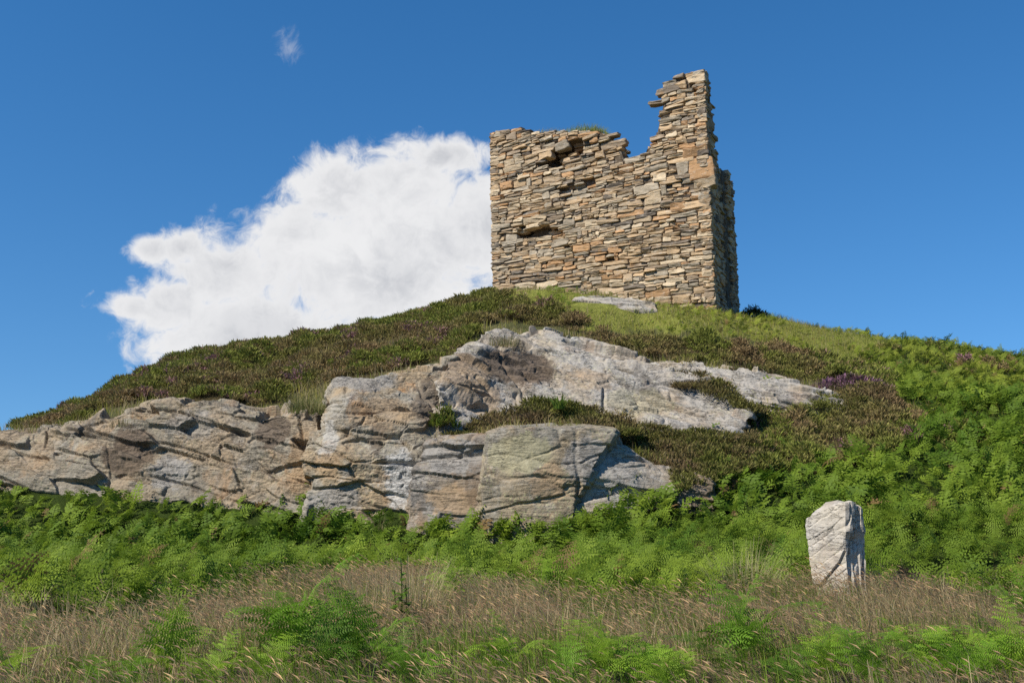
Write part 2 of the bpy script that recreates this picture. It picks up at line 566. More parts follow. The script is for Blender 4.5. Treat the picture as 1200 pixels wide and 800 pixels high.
M_ROCK_PALE = rock_mat("pale_rock", (0.35, 0.29, 0.215), (0.33, 0.30, 0.255), 0.3, 0.6, 0.45, 0.5, (1.0, 1.0, 6.0), (0, 0.3, 0),
                       patches=[(605, 432, 28.0, 1.3, .7, BROWN, .9), (545, 440, 26.6, .8, .7, RUST, .7), (560, 465, 25.6, .7, .5, RUST, .6), (530, 425, 26.8, .7, .4, BROWN, .45), (690, 445, 28.2, .8, .4, RUST, .35), (750, 470, 27.2, 1.2, .5, LICH, .4)])
M_ROCK_GREY = rock_mat("grey_rock", (0.255, 0.19, 0.125), (0.21, 0.185, 0.155), 0.6, 0.3, 0.3, 0.4,
                       patches=[(530, 535, 22.9, .9, .45, GREYP, .85), (530, 585, 22.5, .7, .35, RUST, .75), (560, 570, 22.5, .3, .6, BROWN, .4)])
M_ROCK_LICH = rock_mat("lichened_rock", (0.285, 0.225, 0.145), (0.235, 0.21, 0.165), 0.4, 0.85, 0.25, 0.4, linek=.3,
                       patches=[(610, 530, 22.1, .8, .5, LICH, .75), (645, 565, 21.9, .35, .5, RUST, .7), (690, 540, 22.2, .6, .6, GREYP, .8)])


def rock_disp(P, amp=1.0, dip=0.16, thick=0.32, block=0.8, crack=1.0, seed=0):
    """distance to push a rock surface along its normal: bedding steps, joints, grain"""
    w = P[..., 2] + dip * P[..., 0] + 0.12 * fbm(P * 0.45, 2, seed + 40)
    def blocks(bx, bz, wob, sd, jit, rot):
        c_, s_ = math.cos(rot), math.sin(rot)
        xr, yr = P[..., 0] * c_ - P[..., 1] * s_, P[..., 0] * s_ + P[..., 1] * c_
        q = np.stack([xr / bx, yr / bx, w / bz], -1)
        q = q + wob * np.stack([fbm(P * .9, 3, sd + 42), fbm(P * .9, 3, sd + 43), .6 * fbm(P * .9, 3, sd + 44)], -1)
        f1, f2, cid, off = voro(q, sd + 50, jit, True)
        h = (cid * 7919.0) % 1.0
        k = (cid * 104729.0) % 1.0
        face = (h - .5) * off[..., 0] + (k - .5) * 1.3 * off[..., 2]
        return cid - .5, face, f2 - f1
    keep = np.clip(fbm(P * 0.6, 2, seed + 45) * 2.2 + 0.35, 0, 1)
    cid, face, edge = blocks(block * 2.0, thick * 1.3, .25, seed, 1.0, .5)
    d = 0.26 * cid + 0.34 * face - crack * 0.12 * np.clip(1 - edge / 0.045, 0, 1) * keep
    cid, face, edge = blocks(block * 1.0, thick * .75, .3, seed + 7, 1.0, 1.1)
    k2 = np.clip(fbm(P * 0.8, 2, seed + 46) * 2 + .45, 0, 1)
    d = d + k2 * (0.10 * cid + 0.14 * face - crack * 0.08 * np.clip(1 - edge / 0.06, 0, 1))
    cid, face, edge = blocks(block * .5, thick * .42, .35, seed + 13, 1.0, .8)
    k3 = np.clip(fbm(P * 1.1, 2, seed + 47) * 2.2 + .35, 0, 1)
    d = d + k3 * (0.045 * cid + 0.07 * face)
    cid, face, edge = blocks(block * .32, thick * .22, .4, seed + 23, 1.0, .3)
    k4 = np.clip(fbm(P * 1.3, 2, seed + 57) * 2.4 + .5, 0, 1)
    d = d + k4 * (0.030 * cid + 0.05 * face - crack * .022 * np.clip(1 - edge / 0.10, 0, 1))
    # long open bedding cracks and a few upright joints
    lw = np.abs(((w / (thick * 2.6) + 0.25 * fbm(P * 0.35, 2, seed + 48)) % 1.0) - 0.5)
    d = d - crack * 0.20 * np.clip(1 - lw / 0.05, 0, 1) * np.clip(fbm(P * 0.5, 2, seed + 49) * 3 + .3, 0, 1)
    jw = np.abs((((P[..., 0] + .25 * P[..., 2]) / (block * 2.3) + 0.2 * fbm(P * 0.5, 2, seed + 58)) % 1.0) - 0.5)
    d = d - crack * 0.20 * np.clip(1 - jw / 0.030, 0, 1) * np.clip(fbm(P * 0.7, 2, seed + 59) * 3 + .2, 0, 1)
    d = d + 0.06 * fbm(P * 0.8, 3, seed + 46) + 0.022 * fbm(P * 7, 3, seed + 55)
    return d * amp


def outcrop(name, rows, mat, label, res=0.019, amp=1.0, ends=0.5, soft=1, **kw):
    """rows: polylines from the buried foot to the buried back, each a list of (pixel x, pixel y, Y)"""
    R = []
    widths = []
    for r in rows:
        r = np.array(r, float)
        R.append(r)
    front = [pt(r[:, 0], r[:, 1], r[:, 2]) for r in R]
    L = max(np.linalg.norm(np.diff(f, axis=0), axis=1).sum() for f in front)
    nu = int(L / res)
    u = np.linspace(0, 1, nu)
    lines = []
    for r in R:
        x = r[0, 0] + (r[-1, 0] - r[0, 0]) * u
        py = np.interp(x, r[:, 0], r[:, 1]); Y = np.interp(x, r[:, 0], r[:, 2])
        p = pt(x, py, Y)
        lines.append(p)
    HEADS.append(lines[-2][::6] * .5 + lines[-1][::6] * .5)
    HEADS.append(lines[-1][::6])
    # bury the foot and the back
    foot = lines[0] + np.array([0, -0.05, -0.9])
    back1 = lines[-1] + np.array([0, 0.9, 0.02])
    back2 = lines[-1] + np.array([0, 2.2, -1.2])
    lines = [foot] + lines + [back1, back2]
    cols = []
    for a, b_ in zip(lines[:-1], lines[1:]):
        n = max(2, int(np.linalg.norm(b_ - a, axis=1).mean() / res))
        t = np.linspace(0, 1, n, endpoint=False)
        cols.append(a[:, None] + (b_ - a)[:, None] * t[None, :, None])
    cols.append(lines[-1][:, None])
    G = np.concatenate(cols, 1)
    # soften the lofted profile a little
    for _ in range(6):
        G[:, 1:-1] = 0.25 * G[:, :-2] + 0.5 * G[:, 1:-1] + 0.25 * G[:, 2:]
        G[1:-1] = 0.25 * G[:-2] + 0.5 * G[1:-1] + 0.25 * G[2:]
    # the two ends turn back into the hill
    nb = max(3, int(ends / res))
    for side in (0, -1):
        e = G[side]
        k = np.arange(1, nb * 3 + 1)[:, None, None] / (nb * 3)
        sx = -0.25 if side == 0 else 0.25
        ext = e[None] + k * np.array([sx, ends * 2.2, -0.35])
        G = np.concatenate([ext[::-1], G], 0) if side == 0 else np.concatenate([G, ext], 0)
    du = np.gradient(G, axis=0); dv = np.gradient(G, axis=1)
    N = np.cross(du, dv)
    N /= np.linalg.norm(N, axis=-1, keepdims=True) + 1e-9
    for _ in range(4):
        N[1:-1] = (N[:-2] + N[1:-1] + N[2:]) / 3
        N[:, 1:-1] = (N[:, :-2] + N[:, 1:-1] + N[:, 2:]) / 3
    if (N * (G - EYE)).sum(-1).mean() > 0:
        N = -N
    d = rock_disp(G, amp, **kw)
    for _ in range(soft):                  # weather the arrises so no step is sharper than the mesh
        d[1:-1] = .25 * d[:-2] + .5 * d[1:-1] + .25 * d[2:]
        d[:, 1:-1] = .25 * d[:, :-2] + .5 * d[:, 1:-1] + .25 * d[:, 2:]
    d = d + .020 * amp * fbm(G * 9, 4, 515)
    P = G + N * d[..., None]
    F = grid_faces(G.shape[0], G.shape[1])
    if (np.cross(du, dv) * N).sum(-1).mean() < 0:
        F = F[:, ::-1]
    me = mesh_np(name, P.reshape(-1, 3), F, None, False)
    o = link(name, me, mat, label=label, cat="rock")
    px, py = project(np.concatenate([G[nb * 3:-nb * 3, :1].reshape(-1, 3)]))
    return o


def up(row, dpx=0, dpy=0, dY=0):
    return [(x + dpx, y + dpy, Y + dY) for x, y, Y in row]


# 1 long low face on the left
foot = [(-60, 575, 26.6), (0, 572, 26.2), (100, 585, 25.7), (200, 595, 25.2), (300, 598, 24.8), (372, 602, 24.3)]
mid = [(-60, 535, 27.1), (0, 532, 26.8), (100, 532, 26.3), (150, 532, 26.1), (200, 528, 25.9), (300, 530, 25.4), (372, 532, 25.0)]
top = [(-60, 520, 27.6), (0, 507, 27.4), (60, 505, 27.1), (105, 496, 27.0), (130, 487, 26.9), (165, 475, 26.7), (190, 472, 26.6), (235, 472, 26.4), (262, 476, 26.3), (300, 486, 26.0), (345, 484, 25.7), (372, 483, 25.5)]
outcrop("rock_crag", [foot, mid, top, up(top, 0, -3, 0.9)], M_ROCK_TAN, "long low tan rock face with dark stains, farthest left under the heather", amp=1.0, seed=1, dip=0.2, crack=.75)
ROCK_PX.append([(-60, 600), (-60, 520), (0, 506), (60, 503), (105, 494), (130, 483), (185, 470), (250, 470), (300, 483), (372, 480), (372, 600)])
# 2 central buttress
foot = [(358, 606, 24.0), (400, 606, 23.7), (445, 608, 23.4), (480, 612, 23.2), (530, 612, 23.1)]
m1 = [(360, 540, 24.3), (385, 540, 23.9), (400, 535, 23.8), (445, 540, 23.8), (480, 540, 23.8), (535, 520, 24.2)]
m2 = [(372, 492, 24.9), (388, 478, 24.5), (405, 472, 24.4), (445, 475, 24.6), (490, 475, 24.8), (545, 480, 25.4)]
top = [(388, 462, 25.6), (400, 448, 25.5), (430, 446, 25.6), (470, 436, 26.0), (500, 430, 26.4), (560, 412, 27.6)]
outcrop("rock_buttress", [foot, m1, m2, top, up(top, 6, -3, 1.5)], M_ROCK_BUT, "tall tan and rust rock buttress with deep ledges, in the centre of the crag", amp=1.08, seed=2, crack=.85, dip=0.1, thick=0.42, block=1.0)
ROCK_PX.append([(358, 606), (360, 540), (372, 490), (400, 444), (470, 434), (560, 408), (545, 480), (530, 612)])
# 3 the big pale slab
b0 = [(515, 505, 24.4), (545, 498, 24.9), (600, 480, 25.9), (640, 470, 26.3), (700, 480, 26.3), (745, 492, 26.3), (800, 505, 26.2), (850, 512, 26.2), (870, 500, 26.6)]
b1 = [(515, 455, 25.2), (545, 440, 26.1), (600, 435, 27.4), (640, 430, 28.2), (700, 440, 28.2), (745, 455, 28.0), (800, 470, 27.7), (850, 480, 27.4), (884, 480, 27.4)]
b2 = [(525, 424, 26.6), (560, 412, 27.3), (600, 404, 28.8), (640, 402, 29.6), (700, 416, 29.4), (745, 430, 29.0), (800, 452, 28.5), (850, 466, 28.0), (888, 474, 27.8)]
top = [(548, 405, 28.2), (568, 388, 29.4), (590, 384, 30.3), (612, 392, 30.6), (640, 384, 31.0), (700, 402, 30.8), (745, 418, 30.3), (800, 440, 29.4), (850, 456, 28.8), (892, 470, 28.2)]
outcrop("rock_slab", [b0, b1, b2, top, up(top, 0, 0, 0.8)], M_ROCK_PALE, "large pale grey sloping rock slab running down rightwards above the heather ledge", amp=1.0, seed=3, dip=0.32, thick=0.28, block=1.0, crack=1.1, soft=3)
ROCK_PX.append([(500, 505), (560, 400), (575, 382), (640, 382), (700, 400), (800, 438), (892, 470), (850, 512), (745, 492), (640, 466), (545, 498)])
# 4 dark block under the ledge
foot = [(478, 620, 22.9), (520, 624, 22.6), (575, 626, 22.3)]
m1 = [(482, 560, 23.0), (520, 560, 22.75), (575, 560, 22.5)]
top = [(500, 518, 23.4), (520, 515, 23.1), (575, 512, 22.8)]
outcrop("rock_block", [foot, m1, top, up(top, 0, -2, 1.2)], M_ROCK_GREY, "dark grey squared rock block below the heather ledge, beside the taller lichened block", amp=0.55, seed=4, ends=0.4, dip=0.02, thick=0.5, block=1.4)
ROCK_PX.append([(478, 620), (482, 560), (500, 516), (575, 512), (575, 626)])
# 5 big lichened block
foot = [(566, 622, 22.0), (620, 620, 21.8), (668, 612, 21.9)]
m1 = [(567, 560, 22.1), (620, 555, 21.9), (690, 555, 22.1)]
top = [(570, 508, 22.5), (585, 503, 22.4), (600, 501, 22.3), (660, 502, 22.4), (722, 503, 22.6)]
outcrop("rock_block", [foot, m1, top, up(top, 0, -2, 1.4)], M_ROCK_LICH, "broad flat-topped rock block crusted with yellow-green lichen under the heather ledge", amp=0.5, seed=5, ends=0.4, dip=-0.03, thick=0.7, block=1.6)
ROCK_PX.append([(566, 622), (567, 506), (600, 500), (722, 502), (672, 615)])
# 6 pale block behind the crack
foot = [(630, 616, 22.1), (676, 606, 22.05), (730, 592, 22.2), (806, 572, 22.8)]
m1 = [(650, 560, 22.4), (696, 560, 22.3), (740, 556, 22.5), (800, 556, 23.1)]
top = [(690, 520, 22.9), (722, 520, 22.85), (735, 524, 22.9), (755, 536, 23.0), (792, 547, 23.5)]
outcrop("rock_block", [foot, m1, top, up(top, 0, -2, 1.0)], M_ROCK_PALE, "pale wedge of rock behind the dark diagonal crack, right end of the lower blocks", amp=0.5, seed=6, ends=0.3, dip=0.1, thick=0.6, block=1.2)
ROCK_PX.append([(676, 606), (722, 520), (790, 546), (800, 570)])
# 7 thin ledge up on the right
foot = [(790, 444, 29.6), (850, 452, 29.0), (905, 468, 28.6), (990, 480, 28.9)]
top = [(772, 424, 30.6), (800, 427, 30.4), (860, 434, 30.2), (905, 446, 29.9), (940, 450, 29.8), (985, 462, 29.8)]
outcrop("rock_ledge", [foot, top, up(top, 0, -2, 0.8)], M_ROCK_PALE, "thin broken strip of pale rock between two belts of heather on the right", amp=0.8, soft=2, seed=7, ends=0.4, dip=0.25, thick=0.2, block=0.7)
ROCK_PX.append([(780, 442), (772, 424), (860, 433), (985, 461), (990, 478), (905, 466), (850, 451)])
# 8 small outcrop below the tower
foot = [(668, 361, 35.0), (700, 362, 34.9), (770, 364, 34.9)]
top = [(674, 350, 35.6), (700, 347, 35.7), (735, 350, 35.6), (766, 357, 35.5)]
outcrop("rock_slab", [foot, top, up(top, 0, 0, 0.6)], M_ROCK_PALE, "small low grey rock slab in the grass just below the tower wall", amp=0.38, seed=8, ends=0.3, dip=0.1, thick=0.25, block=0.7)
ROCK_PX.append([(668, 364), (672, 349), (735, 348), (768, 357), (770, 367)])
# 9 tiny rock at the bracken's edge
foot = [(795, 572, 22.3), (835, 572, 22.3)]
top = [(800, 562, 22.5), (815, 559, 22.5), (832, 562, 22.5)]
outcrop("boulder", [foot, top, up(top, 0, 0, 0.3)], M_ROCK_GREY, "tiny grey boulder poking out where heather meets bracken", amp=0.4, seed=9, ends=0.2, thick=0.15, block=0.4)

# ------------------------------------------------------------------ standing stone
def make_standing_stone():
    FL, FR, BR, BL = pt(956, 700, 13.15), pt(996, 700, 12.85), pt(1016, 699, 13.0), pt(974, 699, 13.5)
    cr = np.array([FL[:2], FR[:2], BR[:2], BL[:2]])
    nh = 90
    hs = np.linspace(-0.25, 1.0, nh)
    ring = []
    seg = [44, 26, 40, 26]
    for k in range(4):
        a, b_ = cr[k], cr[(k + 1) % 4]
        t = np.linspace(0, 1, seg[k], endpoint=False)
        ring.append(a + (b_ - a) * t[:, None])
    ring = np.concatenate(ring)
    n = len(ring)
    ctr = cr.mean(0)
    nrm = np.zeros((n, 2))
    tang = np.roll(ring, -1, 0) - np.roll(ring, 1, 0)
    nrm[:, 0] = tang[:, 1]; nrm[:, 1] = -tang[:, 0]
    nrm /= np.linalg.norm(nrm, axis=1, keepdims=True)
    mpp = 13.0 / FPX
    # height of the crown over the plan: peaks near the front right corner, falls to the left shoulder
    ex = (ring[:, 0] - FL[0]) / (BR[0] - FL[0])
    toph = np.interp(ex, [0, .06, .25, .5, .68, .8, .93, 1.0], [91, 95, 100, 108, 111, 109, 103, 95]) * mpp
    V = []
    for h in hs:
        z = toph * max(h, 0) + min(h, 0)
        sh = np.interp(z / mpp, [-30, 0, 30, 60, 85, 121], [3, 3, -1, -4, -5, -2]) * mpp * np.clip(1.2 - ex, 0, 1)
        p = ring.copy()
        p[:, 0] += sh
        p = p + (ctr - p) * (0.05 * np.clip((h - 0.95) / 0.05, 0, 1) ** 2)
        V.append(np.stack([p[:, 0], p[:, 1], z], -1))
    V = np.array(V)
    base_z = float(gz(np.array([ctr[0]]), np.array([ctr[1]]))[0])
    # layered rock: slanting leaves on the front, vertical splits on the right side
    P = V.copy()
    front = np.zeros(n); front[:44] = 1; side = np.zeros(n); side[44:70] = 1
    w = (P[..., 2] - 0.85 * (P[..., 0] - ctr[0]))
    wv = w + 0.05 * fbm(P * 3, 3, 71)
    q = np.stack([wv * 6, P[..., 0] * 1.1, P[..., 1] * 1.1], -1)
    f1, f2, cid = voro(q, 72)
    dfront = 0.016 * (cid - .5) - 0.008 * np.clip(1 - (f2 - f1) / .10, 0, 1)
    # the long open crack across the front
    cx = (P[..., 0] - FL[0]) / (FR[0] - FL[0])
    line = np.interp(cx, [-.2, .2, .45, .75, 1.05], [.08, .12, .24, .38, .62])
    dfront -= 0.05 * np.clip(1 - np.abs(P[..., 2] - base_z - line * 1.15) / 0.016, 0, 1)
    dfront += 0.035 * (P[..., 2] - base_z > line * 1.15)
    q = np.stack([P[..., 0] * 14, P[..., 1] * 14, P[..., 2] * 1.6 + fbm(P * 2, 2, 3)], -1)
    f1, f2, cid = voro(q, 75)
    upper = np.clip((P[..., 2] - 0.75) / .1, 0, 1)
    dside = 0.05 * (cid - .5) - 0.03 * np.clip(1 - (f2 - f1) / .2, 0, 1) + 0.06 * upper
    d = dfront * front + dside * side + 0.03 * fbm(P * 4, 4, 78)
    P[..., :2] += nrm[None] * d[..., None]
    P[..., 2] += base_z
    Vr = P.reshape(-1, 3)
    F = []
    for i in range(nh - 1):
        for j in range(n):
            F.append((i * n + j, i * n + (j + 1) % n, (i + 1) * n + (j + 1) % n, (i + 1) * n + j))
    # closed crown: rings running in to the middle
    last = P[-1]
    c0 = np.array([ctr[0] - 0.03, ctr[1], last[:, 2].mean() + 0.02])
    rings = [last]
    base = (nh - 1) * n
    Vs = [Vr]
    for k in range(1, 8):
        t = k / 7
        r = last + (c0 - last) * t
        r[:, 2] = last[:, 2] * (1 - t) + np.interp((r[:, 0] - FL[0]) / (BR[0] - FL[0]), [0, .25, .5, .7, 1], [90, 98, 107, 110, 102]) * mpp * t + base_z * t + 0.02 * fbm(r * 8, 2, 9) * (t < 1)
        Vs.append(r)
        b0_, b1_ = base, base + n
        if k > 1:
            b0_ = nh * n + (k - 2) * n; b1_ = nh * n + (k - 1) * n
        else:
            b1_ = nh * n
        for j in range(n):
            F.append((b0_ + j, b0_ + (j + 1) % n, b1_ + (j + 1) % n, b1_ + j))
    me = mesh_np("standing_stone", np.concatenate(Vs), np.array(F), None, False)
    m = rock_mat("standing_stone_rock", (0.46, 0.405, 0.32), (0.44, 0.40, 0.34), 0.2, 0.3, 0.5, 0.2, (1.0, 1.0, 4.0), (0, -0.75, 0), 0.22, .5)
    return link("standing_stone", me, m, label="pale upright standing stone split by a slanting crack, in brown grass", cat="standing stone")


make_standing_stone()

# ------------------------------------------------------------------ ruined tower
ROT = D2R(25)
TB = pt(838, 358, 37.2)                    # near corner, at the grass
DIR_F = np.array([-math.cos(ROT), math.sin(ROT), 0])      # from the near corner along the front wall (to the left and away)
N_F = np.array([-math.sin(ROT), -math.cos(ROT), 0])
DIR_S = np.array([math.sin(ROT), math.cos(ROT), 0])       # along the side wall, away
N_S = np.array([math.cos(ROT), -math.sin(ROT), 0])
Z0 = float(TB[2])
LEAN = 0.019


def on_wall(px, py, D, N):
    px = np.asarray(px, float); py = np.asarray(py, float)
    px = px + 5.0 * (358 - py) / 278
    d = ray(px, py)
    t = ((TB - EYE) @ N) / (d @ N)
    P = EYE + d * t[..., None]
    return (P - TB) @ D, P[..., 2] - Z0


# silhouette of the front wall, left to right, in the photograph
PROF = [(572, 158), (572, 154), (590, 153), (612, 152), (628, 155), (650, 155), (680, 152), (704, 153), (713, 158), (720, 164), (727, 172), (730, 182), (731, 191), (738, 192), (739.5, 183), (757, 178),
        (758, 171), (766, 168), (766, 160), (771, 150), (773, 138), (776, 128), (777.5, 112), (778.5, 97), (790, 91), (802, 86), (812, 81), (827, 79)]
ps, pz = on_wall([p[0] for p in PROF], [p[1] for p in PROF], DIR_F, N_F)
LF = float(on_wall(577, 338, DIR_F, N_F)[0])
order = np.argsort(ps)
PS, PZ = ps[order], pz[order]


def front_top(s):
    return np.interp(s, PS, PZ)


HOLES = []     # (s, z, half width, half height, depth)
for (px, py, wx, wy, dp) in ((655, 178, 16, 8, .5), (645, 190, 11, 9, .55), (675, 172, 10, 9, .5), (632, 272, 28, 8, .55), (668, 287, 4, 3.5, .45), (813, 103, 4, 4, .45), (690, 216, 9, 9, .22), (668, 221, 18, 4, .22), (700, 214, 4, 8, .3), (712, 306, 9, 4, .2), (612, 268, 7, 5, .25)):
    s_, z_ = on_wall(px, py, DIR_F, N_F)
    HOLES.append((float(s_), float(z_), wx / 29.0, wy / 30.0, dp))
ER = [(640, 165), (720, 166), (731, 192), (700, 197), (640, 196)]
ers, erz = on_wall([p[0] for p in ER], [p[1] for p in ER], DIR_F, N_F)
EROD = list(zip(ers, erz))

PAL = np.array([(0.45, 0.32, 0.19), (0.39, 0.29, 0.185), (0.36, 0.30, 0.22), (0.54, 0.43, 0.29), (0.44, 0.265, 0.135), (0.21, 0.17, 0.13), (0.29, 0.22, 0.15), (0.47, 0.365, 0.24), (0.14, 0.115, 0.09)])
PALW = np.array([.22, .17, .15, .12, .09, .07, .09, .13, .02]); PALW /= PALW.sum()

_c = np.array([-1, -.86, -.3, .35, .88, 1.0])


def _block_template():
    V, F = [], []
    k = len(_c)
    for ax, sg in ((0, -1), (0, 1), (1, -1), (1, 1), (2, -1), (2, 1)):
        o = [a for a in (0, 1, 2) if a != ax]
        b = len(V)
        for i in range(k):
            for j in range(k):
                p = [0, 0, 0]
                p[ax] = sg; p[o[0]] = _c[i]; p[o[1]] = _c[j]
                V.append(p)
        for i in range(k - 1):
            for j in range(k - 1):
                q = [b + i * k + j, b + (i + 1) * k + j, b + (i + 1) * k + j + 1, b + i * k + j + 1]
                flip = (sg > 0) ^ (ax == 1)
                F.append(q if flip else q[::-1])
    V = np.array(V, float)
    n = 10.0
    V = V / (np.abs(V) ** n).sum(1, keepdims=True) ** (1 / n)
    return V, np.array(F)


BT_V, BT_F = _block_template()


def stones(cells, D, N, org, rng):
    """cells: (s, z, half s, half z, half depth, push, tilt, colour index) -> one mesh of separate rough stones"""
    Vs, Cs = [], []
    n = len(cells)
    for (s, z, hs, hz, hd, push, tilt, ci) in cells:
        p = BT_V * np.array([hs, hd, hz])
        q = np.round(BT_V * 50) / 50 + rng.random(3) * 100
        p = p + np.stack([fbm(q * 1.3, 2, 81), fbm(q * 1.3, 2, 82), fbm(q * 1.3, 2, 83)], -1) * np.array([hs * .22, .05, hz * .42])
        # wedge shape
        p[:, 2] *= 1 + rng.uniform(-.22, .22) * BT_V[:, 0]
        p[:, 1] += rng.uniform(-.03, .03) * BT_V[:, 0] + rng.uniform(-.035, .035) * BT_V[:, 2]
        ct, st = math.cos(tilt), math.sin(tilt)
        x = p[:, 0] * ct - p[:, 2] * st
        zz = p[:, 0] * st + p[:, 2] * ct
        ss = s + x
        nn = push - hd + p[:, 1] * -1
        zz = z + zz
        W = org + ss[:, None] * D + nn[:, None] * N
        W[:, 2] += zz
        W[:, 0] -= LEAN * zz
        Vs.append(W)
        c = PAL[ci] * rng.uniform(.76, 1.14) * np.array([1.0, .985, .95])
        Cs.append(np.repeat(c[None], len(W), 0))
    V = np.concatenate(Vs); C = np.concatenate(Cs)
    F = (BT_F[None] + (np.arange(n) * len(BT_V))[:, None, None]).reshape(-1, 4)
    return V, F, C


def courses(L, top, s0=0.0, zlo=-0.6, rng=None, holes=(), erod=None, tiltf=None, ends=(True, True), dip=None, big=None):
    """irregular rubble courses over s in [s0, L] under the profile top(s)"""
    cells = []
    zmax = max(top(s) for s in np.linspace(s0, L, 60))
    z = zlo
    while z < zmax:
        H = rng.choice([0.16, 0.2, 0.25, 0.30, 0.34]) * rng.uniform(.9, 1.1)
        s = s0 - rng.uniform(0, .05)
        while s < L - 0.02:
            w = min(rng.gamma(4.2, 0.125) + 0.16, 1.15)
            if s + w > L - 0.22:
                w = L - s + rng.uniform(-.02, .02)
            mode = rng.random()
            if H < .19 or mode < .16:
                parts = [(z, H, s, w)]
            elif mode < .74 or H < .27:
                f = rng.uniform(.35, .65)
                parts = []
                for (za, ha) in ((z, H * f), (z + H * f, H * (1 - f))):
                    if w > .45 and rng.random() < .5:
                        g = rng.uniform(.3, .7)
                        parts += [(za, ha, s, w * g), (za, ha, s + w * g, w * (1 - g))]
                    else:
                        parts.append((za, ha, s, w))
            else:
                parts = []
                for k in range(3):
                    if w > .4 and rng.random() < .45:
                        g = rng.uniform(.35, .65)
                        parts += [(z + H * k / 3, H / 3, s, w * g), (z + H * k / 3, H / 3, s + w * g, w * (1 - g))]
                    else:
                        parts.append((z + H * k / 3, H / 3, s, w))
            for (za, ha, sa, wa) in parts:
                sc, zc = sa + wa / 2, za + ha / 2
                und = 0.10 * vnoise(np.array([sc * .5, zc * .7, 3.3]), 91) + (dip(sc, zc) if dip else 0)
                zc2 = zc + und
                edge = top(sc)
                if zc2 - ha * .05 > edge:
                    continue
                skip = False; push = rng.uniform(-.035, .03)
                for (hs_, hz_, a, b_, dp) in holes:
                    e = ((sc - hs_) / a) ** 2 + ((zc2 - hz_) / b_) ** 2
                    if e < 1:
                        push -= dp * rng.uniform(.85, 1.1)
                        if zc2 > hz_ - .25 * b_ and rng.random() < .65:
                            skip = True
                    elif e < 1.5 and zc2 > hz_ and rng.random() < .7:
                        push += .05
                if skip:
                    continue
                if erod is not None and in_poly(np.array([sc]), np.array([zc2]), erod)[0]:
                    push -= rng.uniform(.02, .22)
                tl = (tiltf(sc, zc2) if tiltf else 0) + rng.normal(0, .035)
                ci = rng.choice(len(PAL), p=PALW)
                hd = rng.uniform(.16, .24)
                if rng.random() < .035:
                    push += .07
                cells.append((sc, zc2, wa / 2 * .99 - .002, ha / 2 * .985 - .001, hd, push, tl, ci))
            s += w
        z += H
    return cells


